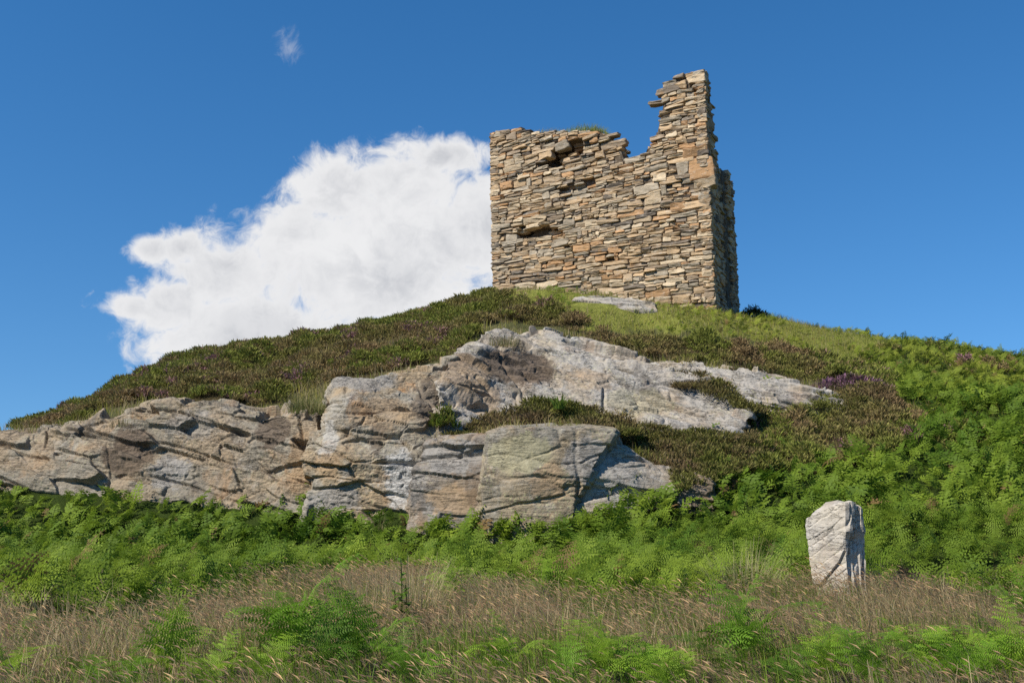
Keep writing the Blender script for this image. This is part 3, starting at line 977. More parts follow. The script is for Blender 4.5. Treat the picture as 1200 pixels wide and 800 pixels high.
def tower():
    rng = np.random.default_rng(5)
    root = bpy.data.objects.new("ruined_tower", None)
    COL.objects.link(root)
    mid = TB + DIR_F * LF / 2 + DIR_S * 1.9
    root.location = (mid[0], mid[1], Z0)
    bpy.context.view_layer.update()
    root["label"] = "ruined rubble-stone castle tower with a tall broken corner on the hilltop"
    root["category"] = "castle ruin"
    inv = root.matrix_world.inverted()

    def part(name, V, F, C, label=None):
        V = V - np.array(root.location)
        me = mesh_np(name, V, F, C, False)
        return link(name, me, M_STONE, root, label)

    def core(L0, L1, top, D, N, org, thick, holes=(), inset=.10, erod=None):
        """the dark earth-and-rubble heart of a wall, set back behind its facing stones"""
        ns = int((L1 - L0) / .09); ncv = 130
        s = np.linspace(L0, L1, ns)
        T = np.array([top(a) for a in s]) - .10
        v = np.linspace(0, 1, ncv)
        S = np.repeat(s[:, None], ncv, 1)
        Zc = -0.7 + (T[:, None] + .7) * v[None]
        off = -inset - .05 * vnoise(np.stack([S * 4, Zc * 5, S * 0], -1), 95)
        for (hs_, hz_, a, b_, dp) in holes:
            e = ((S - hs_) / (a * 1.1)) ** 2 + ((Zc - hz_) / (b_ * 1.1)) ** 2
            off = off - dp * np.clip((1.25 - e) / .4, 0, 1)
        if erod is not None:
            off = off - .16 * in_poly(S, Zc, erod)

        def W(Sv, Zv, ov):
            P = org + Sv[..., None] * D + ov[..., None] * N
            P = P + 0
            P[..., 2] += Zv
            P[..., 0] -= LEAN * Zv
            return P
        A = W(S, Zc, off)
        capn = 8
        cap = np.stack([W(s, T + .03 * vnoise(np.stack([s * 3, np.full(ns, k * .7), s * 0], -1), 97), np.full(ns, -inset - (thick - 2 * inset) * k / capn)) for k in range(1, capn + 1)], 1)
        bot = W(s, np.full(ns, -.7), np.full(ns, -thick + inset))[:, None]
        G = np.concatenate([A, cap, bot], 1)
        F = grid_faces(G.shape[0], G.shape[1])
        V = G.reshape(-1, 3)
        # ends
        nv = G.shape[1]
        c = np.tile(np.array([.12, .09, .06]), (len(V), 1))
        fl = []
        for i in (0, ns - 1):
            cen = G[i].mean(0)
            V = np.concatenate([V, cen[None]]); c = np.concatenate([c, c[:1]])
            ci = len(V) - 1
            for j in range(nv - 1):
                fl.append((i * nv + j, i * nv + j + 1, ci, ci))
        F3 = np.array([f[:3] + (f[2],) for f in fl])
        return V, F, c

    TH = 1.15
    tiltf = lambda s, z: 0.035 + 0.012 * z * (s > 1.2)
    dipf = lambda s, z: -0.025 * (s - 4) * max(z, 0) * .18
    hl = HOLES
    cells = courses(LF, front_top, 0.0, rng=rng, holes=hl, erod=EROD, tiltf=lambda s, z: -tiltf(s, z), dip=dipf)
    # a few large pale quoins on the tall corner
    for (px, py, w, h, ci) in ((815, 178, 30, 13, 4), (822, 197, 28, 24, 4), (826, 214, 26, 11, 7), (800, 196, 14, 16, 2), (815, 239, 28, 11, 0), (795, 243, 18, 10, 4), (773, 208, 16, 10, 3), (778, 223, 7, 12, 2), (765, 232, 20, 14, 7), (693, 261, 16, 8, 3), (600, 279, 15, 10, 2), (588, 265, 26, 6, 2), (657, 284, 22, 10, 2), (741, 187, 20, 8, 2), (798, 100, 14, 8, 0), (816, 92, 22, 9, 7), (768, 120, 16, 4, 6)):
        s_, z_ = on_wall(px, py, DIR_F, N_F)
        hs, hz = w / 29 / 2, h / 29.5 / 2
        cells = [c for c in cells if not (abs(c[0] - s_) < hs * .9 and abs(c[1] - z_) < hz * .95)]
        cells.append((float(s_), float(z_), hs, hz, .2, .02, -.05, ci))
    V, F, C = join([stones(cells, DIR_F, N_F, TB, rng), core(0.06, LF - .06, front_top, DIR_F, N_F, TB, TH, hl, erod=EROD)])
    # the top and back of the wall: loose stones lying along the broken head
    tops = []
    for s in np.arange(.32, LF - .2, .24):
        for k in range(4):
            tops.append((s + rng.uniform(-.06, .06), front_top(s) - .09 + rng.uniform(-.05, .04), rng.uniform(.12, .26), rng.uniform(.035, .08), rng.uniform(.12, .2), -.2 - k * .27, rng.normal(-.05, .08), rng.choice(len(PAL), p=PALW)))
    for (px, py) in ((784, 121),):
        s_, z_ = on_wall(px, py, DIR_F, N_F)
        tops.append((float(s_), float(z_), .18, .04, .15, -.1, -.1, 5))
    a, b_, c_ = stones(tops, DIR_F, N_F, TB, rng)
    V, F, C = join([(V, F, C), (a, b_, c_)])
    part("front_wall", V, F, C)
    # side wall: the tall broken end of the front wall, a low gap, then the far pier
    LS = float(on_wall(866.5, 352, DIR_S, N_S)[0])
    _, ztop = on_wall(829, 80, DIR_F, N_F)
    _, zpier = on_wall(858, 205, DIR_S, N_S)
    HT = float(front_top(0.0))
    ex = [on_wall(a, c, DIR_S, N_S) for a, c in ((832, 96), (835, 118), (838, 145), (840, 168), (842, 188), (844, 203))]
    sx = [0.0, .3] + [max(.35 + .05 * k, float(e[0])) for k, e in enumerate(ex)]
    sz = [HT, HT - .15] + [float(e[1]) for e in ex]
    sx = np.array(sx + [sx[-1] + .1, LS * .7, LS * .9, LS]); sz = np.array(sz + [float(zpier) - .1, float(zpier), float(zpier) - .05, float(zpier) - .25])
    print('side', LS, sx, sz)
    side_top = lambda s: np.interp(s, sx, sz)
    hs = [(LS * .55, float(zpier) - 1.5, .35, .55, .5)]
    scells = courses(LS, side_top, 0.0, rng=rng, holes=hs)
    # the gap between the two piers lies back, so the far pier shows a lit edge
    sc2 = []
    for c in scells:
        if sx[7] + .2 < c[0] < LS * .72:
            c = (c[0], c[1], c[2], c[3], c[4], c[5] - .34, c[6], c[7])
        sc2.append(c)
    a = stones(sc2, DIR_S, N_S, TB, rng)
    b2 = core(0.06, LS - .06, side_top, DIR_S, N_S, TB, TH, hs + [(LS * .45, 3, .6, 4.5, .3)])
    V, F, C = join([a, b2])
    part("side_wall", V, F, C)
    # the remaining two walls, lower and hidden behind the front
    low = lambda s: 3.2 + .5 * math.sin(s * 1.7) + .3 * math.sin(s * 4.1)
    orgl = TB + DIR_F * LF
    lcells = courses(LS, lambda s: np.interp(s, [0, .9, 1.6, LS], [front_top(LF) - .1, front_top(LF) - .3, 4.2, 3.0]), 0.0, rng=rng)
    a = stones(lcells, DIR_S, -N_S, orgl, rng)
    b2 = core(.06, LS - .06, lambda s: np.interp(s, [0, .9, 1.6, LS], [front_top(LF) - .1, front_top(LF) - .3, 4.2, 3.0]), DIR_S, -N_S, orgl, TH)
    V, F, C = join([a, b2])
    part("side_wall", V, F, C)
    orgb = TB + DIR_S * LS
    bc = courses(LF, low, 0.0, rng=rng)
    V, F, C = join([stones(bc, DIR_F, -N_F, orgb, rng), core(.06, LF - .06, low, DIR_F, -N_F, orgb, TH)])
    part("rear_wall", V, F, C)
    return root


tower()

# ------------------------------------------------------------------ plant templates
def frond(npin=12, nleaf=8, L=0.75, W=0.30, stipe=0.30, arch=0.9, seed=0, lo=False, tiltup=1.15, bend=0.0):
    """one bracken frond growing from the origin, leaning to +x: stipe, arched rachis, pinnae with leaflets -> V, F, C"""
    rg = np.random.default_rng(seed)
    V, F, C = [], [], []

    def quad(a, b_, c, d, sh):
        k = len(V)
        V.extend([a, b_, c, d]); C.extend([sh] * 4)
        F.append((k, k + 1, k + 2, k + 3))
    # centre line
    pts = [np.zeros(3)]
    ang = tiltup + .25
    n = 26
    for k in range(n):
        t = k / n
        ang_t = (tiltup + .22) - max(0, (t - .22)) * arch * 1.5
        pts.append(pts[-1] + np.array([math.cos(ang_t) * math.cos(bend * t), math.cos(ang_t) * math.sin(bend * t), math.sin(ang_t)]) * (L + stipe) / n)
    pts = np.array(pts)
    tt = np.linspace(0, 1, n + 1)
    P = lambda t: np.array([np.interp(t, tt, pts[:, i]) for i in range(3)])
    ts = stipe / (L + stipe)
    wst = 0.006 if not lo else 0.009
    seq = np.linspace(0, .97, 7 if not lo else 4)
    y = np.array([0, 1, 0])
    for a, b_ in zip(seq[:-1], seq[1:]):
        wa, wb = wst * (1 - .7 * a), wst * (1 - .7 * b_)
        quad(P(a) - y * wa, P(a) + y * wa, P(b_) + y * wb, P(b_) - y * wb, .8)
    for k in range(npin):
        f = k / (npin - 1)
        t = ts + (1 - ts) * (f ** .92) * .985 + rg.uniform(-.012, .012)
        base = P(t)
        tg = P(min(1, t + .02)) - P(max(0, t - .02)); tg /= np.linalg.norm(tg)
        up_ = np.cross(tg, y)
        up_ = up_ if up_[2] > 0 else -up_
        ln = W * (1 - f) ** .82 * (0.82 + .18 * min(1, f * 6)) + .018
        for sd in (-1, 1):
            dr = tg * (.45 + rg.uniform(-.2, .2)) + y * sd + up_ * rg.uniform(-.25, .22)
            dr /= np.linalg.norm(dr)
            pn = np.cross(dr, up_); pn /= np.linalg.norm(pn)
            droop = rg.uniform(.05, .28)
            sh = rg.uniform(.85, 1.15)
            if lo:
                m = max(1, int(round(nleaf * ln / W)))
                for j in range(m):
                    g0, g1 = j / m, (j + 1.25) / m
                    a = base + dr * ln * g0 - np.array([0, 0, droop * ln * g0 ** 2])
                    e = base + dr * ln * min(g1, 1.05) - np.array([0, 0, droop * ln * g1 ** 2])
                    wd = .16 * ln * (1 - g0 * .75) + .008
                    mid_ = (a + e) / 2
                    quad(a, mid_ + pn * wd + up_ * rg.uniform(-.2, .2) * wd, e, mid_ - pn * wd + up_ * rg.uniform(-.2, .2) * wd, sh)
            else:
                m = max(2, int(round(nleaf * (ln / W) ** .8)))
                for j in range(m):
                    g = (j + .35) / m
                    o = base + dr * ln * g - np.array([0, 0, droop * ln * g ** 2])
                    ll = .20 * ln * (1 - g) ** .7 + .009
                    wd = .5 * ln / m * .80
                    for s2 in (-1, 1):
                        ld = pn * s2 + dr * .45
                        ld /= np.linalg.norm(ld)
                        lift = up_ * rg.uniform(-.18, .14) * ll
                        quad(o - dr * wd * .5, o + dr * wd * .75, o + ld * ll + dr * wd * .15 + lift, o + ld * ll * .45 - dr * wd * .55 + lift * .4, sh * rg.uniform(.93, 1.07))
                # tip
                a = base + dr * ln * .9 - np.array([0, 0, droop * ln * .81])
                e = base + dr * ln * 1.05 - np.array([0, 0, droop * ln * 1.1])
                quad(a, (a + e) / 2 + pn * .006, e, (a + e) / 2 - pn * .006, sh)
    V = np.array(V); F = np.array(F); C = np.array(C)
    return V, F, np.repeat(C[:, None], 3, 1)


def blade(h=.3, w=.004, bend=.35, n=3, head=0.0, headw=.008, hc=(1, 1, 1), sc=(1, 1, 1)):
    V, F, C = [], [], []
    for k in range(n + 1):
        t = k / n
        x = bend * h * t ** 2
        z = h * t * (1 - .25 * bend * t)
        ww = w * (1 - .8 * t) if head == 0 else w
        V += [(x, -ww, z), (x, ww, z)]
        C += [sc, sc]
        if k:
            F.append((2 * k - 2, 2 * k - 1, 2 * k + 1, 2 * k))
    if head > 0:
        x0, z0 = V[-1][0], V[-1][2]
        dx, dz = bend * 1.7, 1 - .6 * bend
        l = math.hypot(dx, dz); dx /= l; dz /= l
        for (ox, oy) in ((0, 1), (1, 0)):
            k = len(V)
            V += [(x0, 0, z0), (x0 + dx * head * .4 + ox * headw * dz, oy * headw, z0 + dz * head * .4 - ox * headw * dx), (x0 + dx * head, 0, z0 + dz * head - head * .15), (x0 + dx * head * .4 - ox * headw * dz, -oy * headw, z0 + dz * head * .4 + ox * headw * dx)]
            C += [hc] * 4
            F.append((k, k + 1, k + 2, k + 3))
    return np.array(V, float), np.array(F), np.array(C, float)


def sprig_tuft(n=16, h=.30, spread=.20, w=.014, seed=0):
    rg = np.random.default_rng(seed)
    V, F, C = [], [], []
    for k in range(n):
        a = rg.uniform(0, 6.283); r = spread * math.sqrt(rg.random())
        b = np.array([math.cos(a) * r * .6, math.sin(a) * r * .6, rg.uniform(-.02, .12 * h / .3)])
        ln = h * rg.uniform(.55, 1.0) * (1 - .35 * (r / spread) ** 2)
        d = np.array([math.cos(a) * r / spread * 1.1 + rg.normal(0, .35), math.sin(a) * r / spread * 1.1 + rg.normal(0, .35), 1.0]); d /= np.linalg.norm(d)
        s = np.cross(d, rg.normal(size=3)); s /= np.linalg.norm(s)
        ww = w * rg.uniform(.7, 1.3)
        e = b + d * ln
        m = b + d * ln * .55
        i = len(V)
        V += [b, m + s * ww, e, m - s * ww]
        sh = rg.uniform(.65, 1.25)
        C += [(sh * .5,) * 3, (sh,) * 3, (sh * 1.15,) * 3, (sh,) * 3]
        F.append((i, i + 1, i + 2, i + 3))
    return np.array(V), np.array(F), np.array(C)


# ------------------------------------------------------------------ scatter the ground cover
def sample(n, x0, x1, y0, y1, rng):
    x = rng.uniform(x0, x1, n); y = rng.uniform(y0, y1, n)
    ok = np.abs(x) < 0.56 * y + 3.0
    x, y = x[ok], y[ok]
    return x, y, gz(x, y)


def rockfree(x, y, z, pad=0):
    px, py = project(np.stack([x, y, z], -1))
    bad = np.zeros(len(x), bool)
    for p in ROCK_PX:
        yf = np.interp(px, [-60, 100, 300, 372, 480, 575, 668, 730, 800], [26.2, 25.5, 24.5, 23.8, 22.7, 22.0, 21.6, 22.0, 22.6])
        bad |= in_poly(px, py, p) & (y > yf)
    # not inside the tower
    q = np.stack([x - TB[0], y - TB[1]], -1)
    s = q @ DIR_F[:2]; t = q @ DIR_S[:2]
    bad |= (s > -.1) & (s < LF + .1) & (t > .05) & (t < 5)
    return ~bad


def lerp(a, b, t):
    return np.asarray(a) * (1 - t)[:, None] + np.asarray(b) * t[:, None]


rng = np.random.default_rng(21)
SKYY = lambda x: 42.5 + 0 * x

# ---- bracken
parts = []
x, y, z = sample(58000, -26, 28, 11.0, 48, rng)
zn = zones(x, y, z)
clump = fbm(xy3(x, y, .9), 3, 61)
keep = ((zn == 1) & (rng.random(len(x)) < .80 + .6 * clump)) | ((zn == 3) & (rng.random(len(x)) < .45 + .9 * fbm(xy3(x, y, .6), 2, 62))) | ((zn == 2) & (y < 32) & (rng.random(len(x)) < .008))
keep &= rockfree(x, y, z)
# keep the ground round the standing stone clear
keep &= np.hypot(x - 4.3, y - 13.1) > .75
x, y, z, zn, clump = x[keep], y[keep], z[keep], zn[keep], clump[keep]
print("bracken fronds", len(x))
SHAPES = [(.95, 1.15, .5, .26), (1.3, 1.0, -.6, .20), (.75, 1.3, .2, .28), (1.5, 1.1, -1.0, .22), (1.1, .85, .9, .30), (1.7, 1.2, .7, .18), (.6, .9, -.3, .24), (1.35, 1.35, -1.2, .26)]
MID = [frond(12, 5, .62, w_, .26, a, s, False, tu, bd) for s, (a, tu, bd, w_) in enumerate(SHAPES)]
LOF = [frond(10, 3, .62, w_, .26, a, s + 9, True, tu, bd) for s, (a, tu, bd, w_) in enumerate(SHAPES)]
hue = np.clip(.5 + .5 * fbm(xy3(x, y, .35), 3, 63) + rng.normal(0, .18, len(x)), 0, 1)
colr = lerp((.068, .132, .011), (.228, .302, .030), hue)
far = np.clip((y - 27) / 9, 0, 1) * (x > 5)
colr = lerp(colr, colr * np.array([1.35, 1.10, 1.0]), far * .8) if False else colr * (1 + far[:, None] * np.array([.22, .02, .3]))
old = rng.random(len(x)) < .025
colr[old] = np.array([.20, .13, .05])
size = rng.uniform(.48, 1.02, len(x)) * (1 + .5 * clump)
size *= np.where(zn == 3, .6, 1.0) * np.where(y > 30, .8, 1.0)
# low at the front edge of the band
pxx, pyy = project(np.stack([x, y, z], -1))
yaw = rng.uniform(0, 6.283, len(x))
# most fronds lean out over the open ground in front, towards the light
lean = rng.random(len(x)) < .6
yaw = np.where(lean, .75 + rng.normal(0, .9, len(x)), yaw)
R = rotz_scale(yaw, size, np.abs(rng.normal(0, .38, len(x))), rng.uniform(0, 6.283, len(x)))
T = np.stack([x, y, z - .03], -1)
near = y < 20.5
for k in range(8):
    sel = near & (np.arange(len(x)) % 8 == k)
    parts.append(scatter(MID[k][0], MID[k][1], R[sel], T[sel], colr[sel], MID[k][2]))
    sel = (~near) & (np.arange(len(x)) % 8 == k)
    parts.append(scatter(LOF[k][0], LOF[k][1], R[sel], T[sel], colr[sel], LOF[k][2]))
V, F, C = join(parts)
print("bracken faces", len(F))
link("bracken", mesh_np("bracken", V, F, C), M_LEAF, label="dense green bracken covering the bank below the crag and the right slope", cat="bracken", kind="stuff")

# ---- heather
x, y, z = sample(150000, -26, 28, 20, 48, rng)
zn = zones(x, y, z)
mf, _, mid_ = voro(xy3(x, y, .95) + .3 * np.stack([fbm(xy3(x, y, 1.2), 2, 301), fbm(xy3(x, y, 1.2), 2, 302), 0 * x], -1), 64, 1.0)
cl = .75 - 1.25 * mf + .3 * fbm(xy3(x, y, 2.5), 2, 65)
keep = (zn == 2) & rockfree(x, y, z)
keep |= (zn == 1) & (y > 25) & (x > 5) & (fbm(xy3(x, y, .5), 2, 77) > .35) & (rng.random(len(x)) < .4) & rockfree(x, y, z)
x, y, z, cl, mid_ = x[keep], y[keep], z[keep], cl[keep], mid_[keep]
print("heather tufts", len(x))
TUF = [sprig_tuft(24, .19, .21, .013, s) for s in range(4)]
hm = fbm(xy3(x, y, .8), 4, 66)
colr = lerp((.155, .165, .034), (.215, .150, .072), np.clip(.52 + .8 * hm + .7 * (mid_ - .5) + rng.normal(0, .16, len(x)), 0, 1))
grn = fbm(xy3(x, y, .45), 3, 67) > .12
colr = np.where((grn & (rng.random(len(x)) < .7))[:, None], np.array([.155, .170, .034]) * rng.uniform(.8, 1.2, (len(x), 1)), colr)
pur = (fbm(xy3(x, y, .9), 2, 68) > .5) & (rng.random(len(x)) < .35)
pxx, pyy = project(np.stack([x, y, z], -1))
pur |= (pxx > -50) & (pxx < 260) & (pyy < 455) & (rng.random(len(x)) < .12)
colr[pur] = np.array([.24, .13, .13]) * rng.uniform(.8, 1.2, (int(pur.sum()), 1))
colr = colr * 1.34
size = rng.uniform(.7, 1.15, len(x)) * (1 + .35 * cl)
R = rotz_scale(rng.uniform(0, 6.283, len(x)), size)
T = np.stack([x, y, z + .04 + .46 * cl], -1)
parts = []
LEDGE = [([(522, 516), (545, 492), (620, 468), (650, 468), (740, 484), (750, 506), (700, 510), (560, 516)], 1500, lambda px, py: 24.0 + (515 - py) / 45 * 2.2),
         ([(716, 525), (748, 500), (850, 510), (880, 500), (900, 540), (800, 570), (786, 548), (742, 540)], 900, lambda px, py: 23.4 + (545 - py) / 45 * 2.6),
         ([(786, 446), (800, 438), (838, 440), (880, 470), (900, 478), (870, 482), (830, 462), (800, 458)], 260, lambda px, py: 27.6 + (470 - py) / 30 * 1.3),
         ([(955, 462), (1000, 448), (1040, 446), (1060, 480), (990, 500), (950, 478)], 300, lambda px, py: 28.4 + (480 - py) / 30 * 1.5)]
for poly, n, fy in LEDGE:
    pa = np.array(poly, float)
    qx = rng.uniform(pa[:, 0].min(), pa[:, 0].max(), n * 3); qy = rng.uniform(pa[:, 1].min(), pa[:, 1].max(), n * 3)
    ok = in_poly(qx, qy, poly)
    qx, qy = qx[ok][:n], qy[ok][:n]
    Q = pt(qx, qy, fy(qx, qy))
    c2 = fbm(xy3(Q[:, 0], Q[:, 1], 1.5), 3, 65)
    Q[:, 2] += -.12 + .25 * c2
    T = np.concatenate([T, Q])
    R = np.concatenate([R, rotz_scale(rng.uniform(0, 6.283, len(Q)), rng.uniform(.75, 1.2, len(Q)))])
    cc = lerp((.150, .155, .034), (.200, .140, .070), np.clip(.45 + 1.2 * fbm(xy3(Q[:, 0], Q[:, 1], .8), 4, 66) + rng.normal(0, .2, len(Q)), 0, 1))
    colr = np.concatenate([colr, cc])
    x = np.concatenate([x, Q[:, 0]])
for k in range(4):
    sel = np.arange(len(x)) % 4 == k
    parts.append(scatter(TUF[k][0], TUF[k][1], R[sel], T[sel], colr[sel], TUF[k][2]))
V, F, C = join(parts)
print("heather faces", len(F))
link("heather", mesh_np("heather", V, F, C), M_HEATH, label="brown and dark green heather spread over the upper hill and rock ledges", cat="heather", kind="stuff")

FERNS = [
    (868, 8.4, 1.0, 6, 0, "tall bright green bracken fern in brown grass, left and in front of the standing stone"),
    (845, 8.0, .8, 4, 2, "small dark green fern at the foot of the tall bright fern by the standing stone"),
    (1165, 7.8, 1.1, 6, 1, "yellow-green bracken fern in the bottom right corner"),
    (1120, 7.5, .9, 5, 0, "green fern low at the bottom edge, next to the corner fern on the right"),
    (1000, 7.6, .8, 5, 0, "wide low fern at the bottom edge directly below the standing stone"),
    (930, 7.4, .75, 4, 2, "dark small fern at the bottom edge between the two larger ferns near the stone"),
    (1040, 9.5, .55, 4, 1, "little light green fern in the grass just below the standing stone"),
    (700, 7.8, 1.0, 6, 1, "lush yellow-green fern at the bottom edge, right of the middle"),
    (745, 7.6, .85, 5, 0, "green fern overlapping the lush yellow-green one at the bottom edge"),
    (795, 7.9, .7, 4, 1, "short pale fern at the bottom edge, right of the overlapping pair"),
    (590, 7.8, .8, 5, 1, "lone light green fern at the bottom edge near the middle"),
    (350, 8.3, 1.15, 6, 0, "tall spreading green fern in grass, left of the leafy weed"),
    (395, 7.8, .95, 5, 2, "dark green fern crowding the right side of the tall spreading fern"),
    (430, 8.2, .9, 5, 0, "mid green fern below the leafy weed"),
    (320, 7.6, .8, 5, 1, "yellowish fern below the tall spreading fern on the left"),
    (470, 8.0, .8, 5, 2, "dark green fern in the clump directly under the leafy weed"),
    (205, 8.0, 1.05, 5, 1, "bright upright fern alone in the seeding grass on the left"),
    (170, 7.6, .75, 4, 0, "low fern tucked beside the upright one on the left"),
    (255, 7.5, .7, 4, 1, "small bright fern at the bottom edge, right of the upright left fern"),
    (40, 9.4, .5, 3, 0, "tiny fern half hidden in the grass at the far left"),
    (1190, 10.5, .8, 5, 0, "green fern at the right edge, in the brown grass"),
    (650, 13.6, .7, 5, 1, "light fern standing at the top edge of the brown grass, middle"),
    (530, 12.6, .7, 5, 1, "light green fern right of the leafy weed, among grass"),
    (960, 8.0, .85, 5, 1, "yellow-green fern just left of the wide low fern under the standing stone"),
    (1090, 7.9, 1.0, 6, 1, "big light fern near the bottom edge, second from the right corner"),
    (660, 7.4, .7, 4, 0, "small green fern at the bottom edge, left of the lush yellow-green one"),
    (770, 7.3, .8, 5, 1, "light fern cut off by the bottom edge under the short pale fern"),
    (500, 7.5, .7, 4, 0, "green fern at the bottom edge, just right of the dark fern clump"),
    (120, 7.8, .6, 4, 0, "small green fern in grass near the bottom left corner"),
    (20, 7.6, .7, 4, 1, "light fern in the very bottom left corner"),
    (1075, 8.3, .7, 4, 0, "mid-size fern between the standing stone and the bottom right corner"),
]
FPOS = np.array([((px - 600) / FPX * Y, Y, s_) for (px, Y, s_, *_r) in FERNS])


def fern_clear(x, y):
    """the grass thins out under and just in front of the ferns"""
    bad = np.zeros(len(x), bool)
    for fx, fy, fs in FPOS:
        bad |= ((x - fx) / (.42 * fs + .1)) ** 2 + ((y - fy + .25) / (.55 * fs + .1)) ** 2 < 1
    return ~bad


# ---- meadow grass with seed heads, foreground
parts = []
rngg = np.random.default_rng(33)
x, y, z = sample(90000, -13, 13, 4.5, 16.5, rngg)
zn = zones(x, y, z)
dn = fbm(xy3(x, y, .8), 3, 69)
keep = (zn == 4) & (rngg.random(len(x)) < .75 + .4 * dn) & (fern_clear(x, y) | (rngg.random(len(x)) < .12))
x, y, z, dn = x[keep], y[keep], z[keep], dn[keep]
STEM = [blade(h, .0014, b_, 3, hl_, .0042, hc, (.85, .82, .66)) for (h, b_, hl_, hc) in ((.36, .45, .07, (1.15, 1.02, .85)), (.42, .6, .06, (1, .88, .75)), (.30, .35, .055, (.85, .72, .62)), (.45, .5, .09, (1.5, 1.36, 1.05)))]
c1 = lerp((.50, .365, .24), (.68, .53, .34), rngg.random(len(x)))
which = rngg.choice(4, len(x), p=[.33, .27, .33, .07])
yaw = math.pi + rngg.normal(.25, .55, len(x))          # the wind lays them to the left
R = rotz_scale(yaw, rngg.uniform(.75, 1.25, len(x)), np.abs(rngg.normal(.12, .12, len(x))), yaw)
T = np.stack([x, y, z], -1)
for k in range(4):
    sel = which == k
    parts.append(scatter(STEM[k][0], STEM[k][1], R[sel], T[sel], c1[sel], STEM[k][2]))
# green and straw blades below
x, y, z = sample(150000, -14, 14, 4.5, 17, rngg)
zn = zones(x, y, z)
keep = ((zn == 4) & (fern_clear(x, y) | (rngg.random(len(x)) < .3))) | ((zn == 1) & (y < 17) & (rngg.random(len(x)) < .4))
x, y, z, zn = x[keep], y[keep], z[keep], zn[keep]
BL = [blade(.33, .0042, b_, 3) for b_ in (.3, .6, .9)]
g = fbm(xy3(x, y, .7), 3, 70)
lpx, lpy = project(np.stack([x, y, z], -1))
grn = rngg.random(len(x)) < np.clip(.60 + 2.0 * g + .3 * np.clip((lpy - 770) / 60, -.6, 1) + .2 * (lpx < 330), .12, .97)
colr = np.where(grn[:, None], lerp((.12, .215, .018), (.25, .34, .04), rngg.random(len(x))), lerp((.40, .31, .16), (.58, .46, .25), rngg.random(len(x))))
yaw = math.pi + rngg.normal(.2, 1.0, len(x))
R = rotz_scale(yaw, rngg.uniform(.6, 1.3, len(x)))
T = np.stack([x, y, z], -1)
for k in range(3):
    sel = np.arange(len(x)) % 3 == k
    parts.append(scatter(BL[k][0], BL[k][1], R[sel], T[sel], colr[sel], None))
V, F, C = join(parts)
print("meadow faces", len(F))
link("meadow_grass", mesh_np("meadow_grass", V, F, C), M_GRASS, label="windblown brown seeding grass filling the foreground meadow", cat="grass", kind="stuff")

# ---- hill grass: the yellow-green turf round the tower, tufts between plants, grassy fringe of the bracken
parts = []
x, y, z = sample(300000, -26, 28, 13, 48, rngg)
zn = zones(x, y, z)
r = rngg.random(len(x))
gn = fbm(xy3(x, y, .6), 3, 73)
ppx, ppy = project(np.stack([x, y, z], -1))
keep = ((zn == 3) & (r < .9)) | ((zn == 0) & (r < .6)) | ((zn == 1) & (x > 8) & (y > 27) & (r < .35 + .5 * gn)) | (zn == 5) | ((zn == 2) & (r < .06 + .45 * np.clip(gn * 4 - .9, 0, 1))) | ((zn == 1) & (y < 19) & (r < .55 * np.clip(gn * 3, 0, 1)))
keep &= rockfree(x, y, z)
x, y, z, zn, gn = x[keep], y[keep], z[keep], zn[keep], gn[keep]
print("hill grass", len(x))
# a fringe of straw and green grass where the turf meets the heads of the rocks
hx = np.concatenate(HEADS)
hx = hx[rngg.integers(0, len(hx), 5200)]
fr = fbm(hx * .9, 3, 88) > .02
hx = hx[fr]
hx = hx + np.stack([rngg.normal(0, .10, len(hx)), rngg.normal(.12, .22, len(hx)), rngg.normal(-.02, .03, len(hx))], -1)
x = np.concatenate([x, hx[:, 0]]); y = np.concatenate([y, hx[:, 1]]); z = np.concatenate([z, np.maximum(hx[:, 2], gz(hx[:, 0], hx[:, 1]))])
zn = np.concatenate([zn, np.full(len(hx), 6)]); gn = np.concatenate([gn, fbm(hx * .7, 2, 89)])
BL = [blade(.26, .007, b_, 2) for b_ in (.2, .5, .8)]
rr = rngg.random(len(x))
colr = lerp((.18, .225, .026), (.42, .37, .08), np.clip(.5 + gn + rngg.normal(0, .2, len(x)), 0, 1))
straw = rr < np.where(zn >= 5, .55, np.where(zn == 2, .6, np.where(zn == 3, .34, .22)))
colr[straw] = lerp((.34, .27, .13), (.48, .39, .20), rngg.random(int(straw.sum())))
R = rotz_scale(math.pi + rngg.normal(.2, 1.3, len(x)), rngg.uniform(.55, 1.25, len(x)) * np.where(zn == 5, 1.6, 1.0) * np.where(y > 35.5, .8, 1.0))
T = np.stack([x, y, z], -1)
for k in range(3):
    sel = np.arange(len(x)) % 3 == k
    parts.append(scatter(BL[k][0], BL[k][1], R[sel], T[sel], colr[sel], None))
V, F, C = join(parts)
link("hill_grass", mesh_np("hill_grass", V, F, C), M_GRASS, label="yellow-green grass on the upper slope and round the tower foot", cat="grass", kind="stuff")

# ------------------------------------------------------------------ single plants
def ground_hit(px, py, Y):
    x = (px - 600) / FPX * Y
    return np.array([x, Y, float(gz(np.array([x]), np.array([Y]))[0])])


HIF = [frond(14, 11, .66, w_, .20, a, 40 + k_, False, tu, bd) for k_, (a, tu, bd, w_) in enumerate([(1.1, 1.2, .3, .27), (1.5, 1.1, -.5, .24), (1.7, 1.0, .6, .28), (.95, 1.3, -.2, .22), (1.3, .9, .9, .26), (1.9, 1.25, -.9, .25)])]
HI_ME = []
for k, (v, f, c) in enumerate(HIF):
    for tone, base in enumerate(((.145, .27, .022), (.235, .365, .034), (.095, .185, .018))):
        HI_ME.append(mesh_np("frond", v, f, c * np.array(base)))


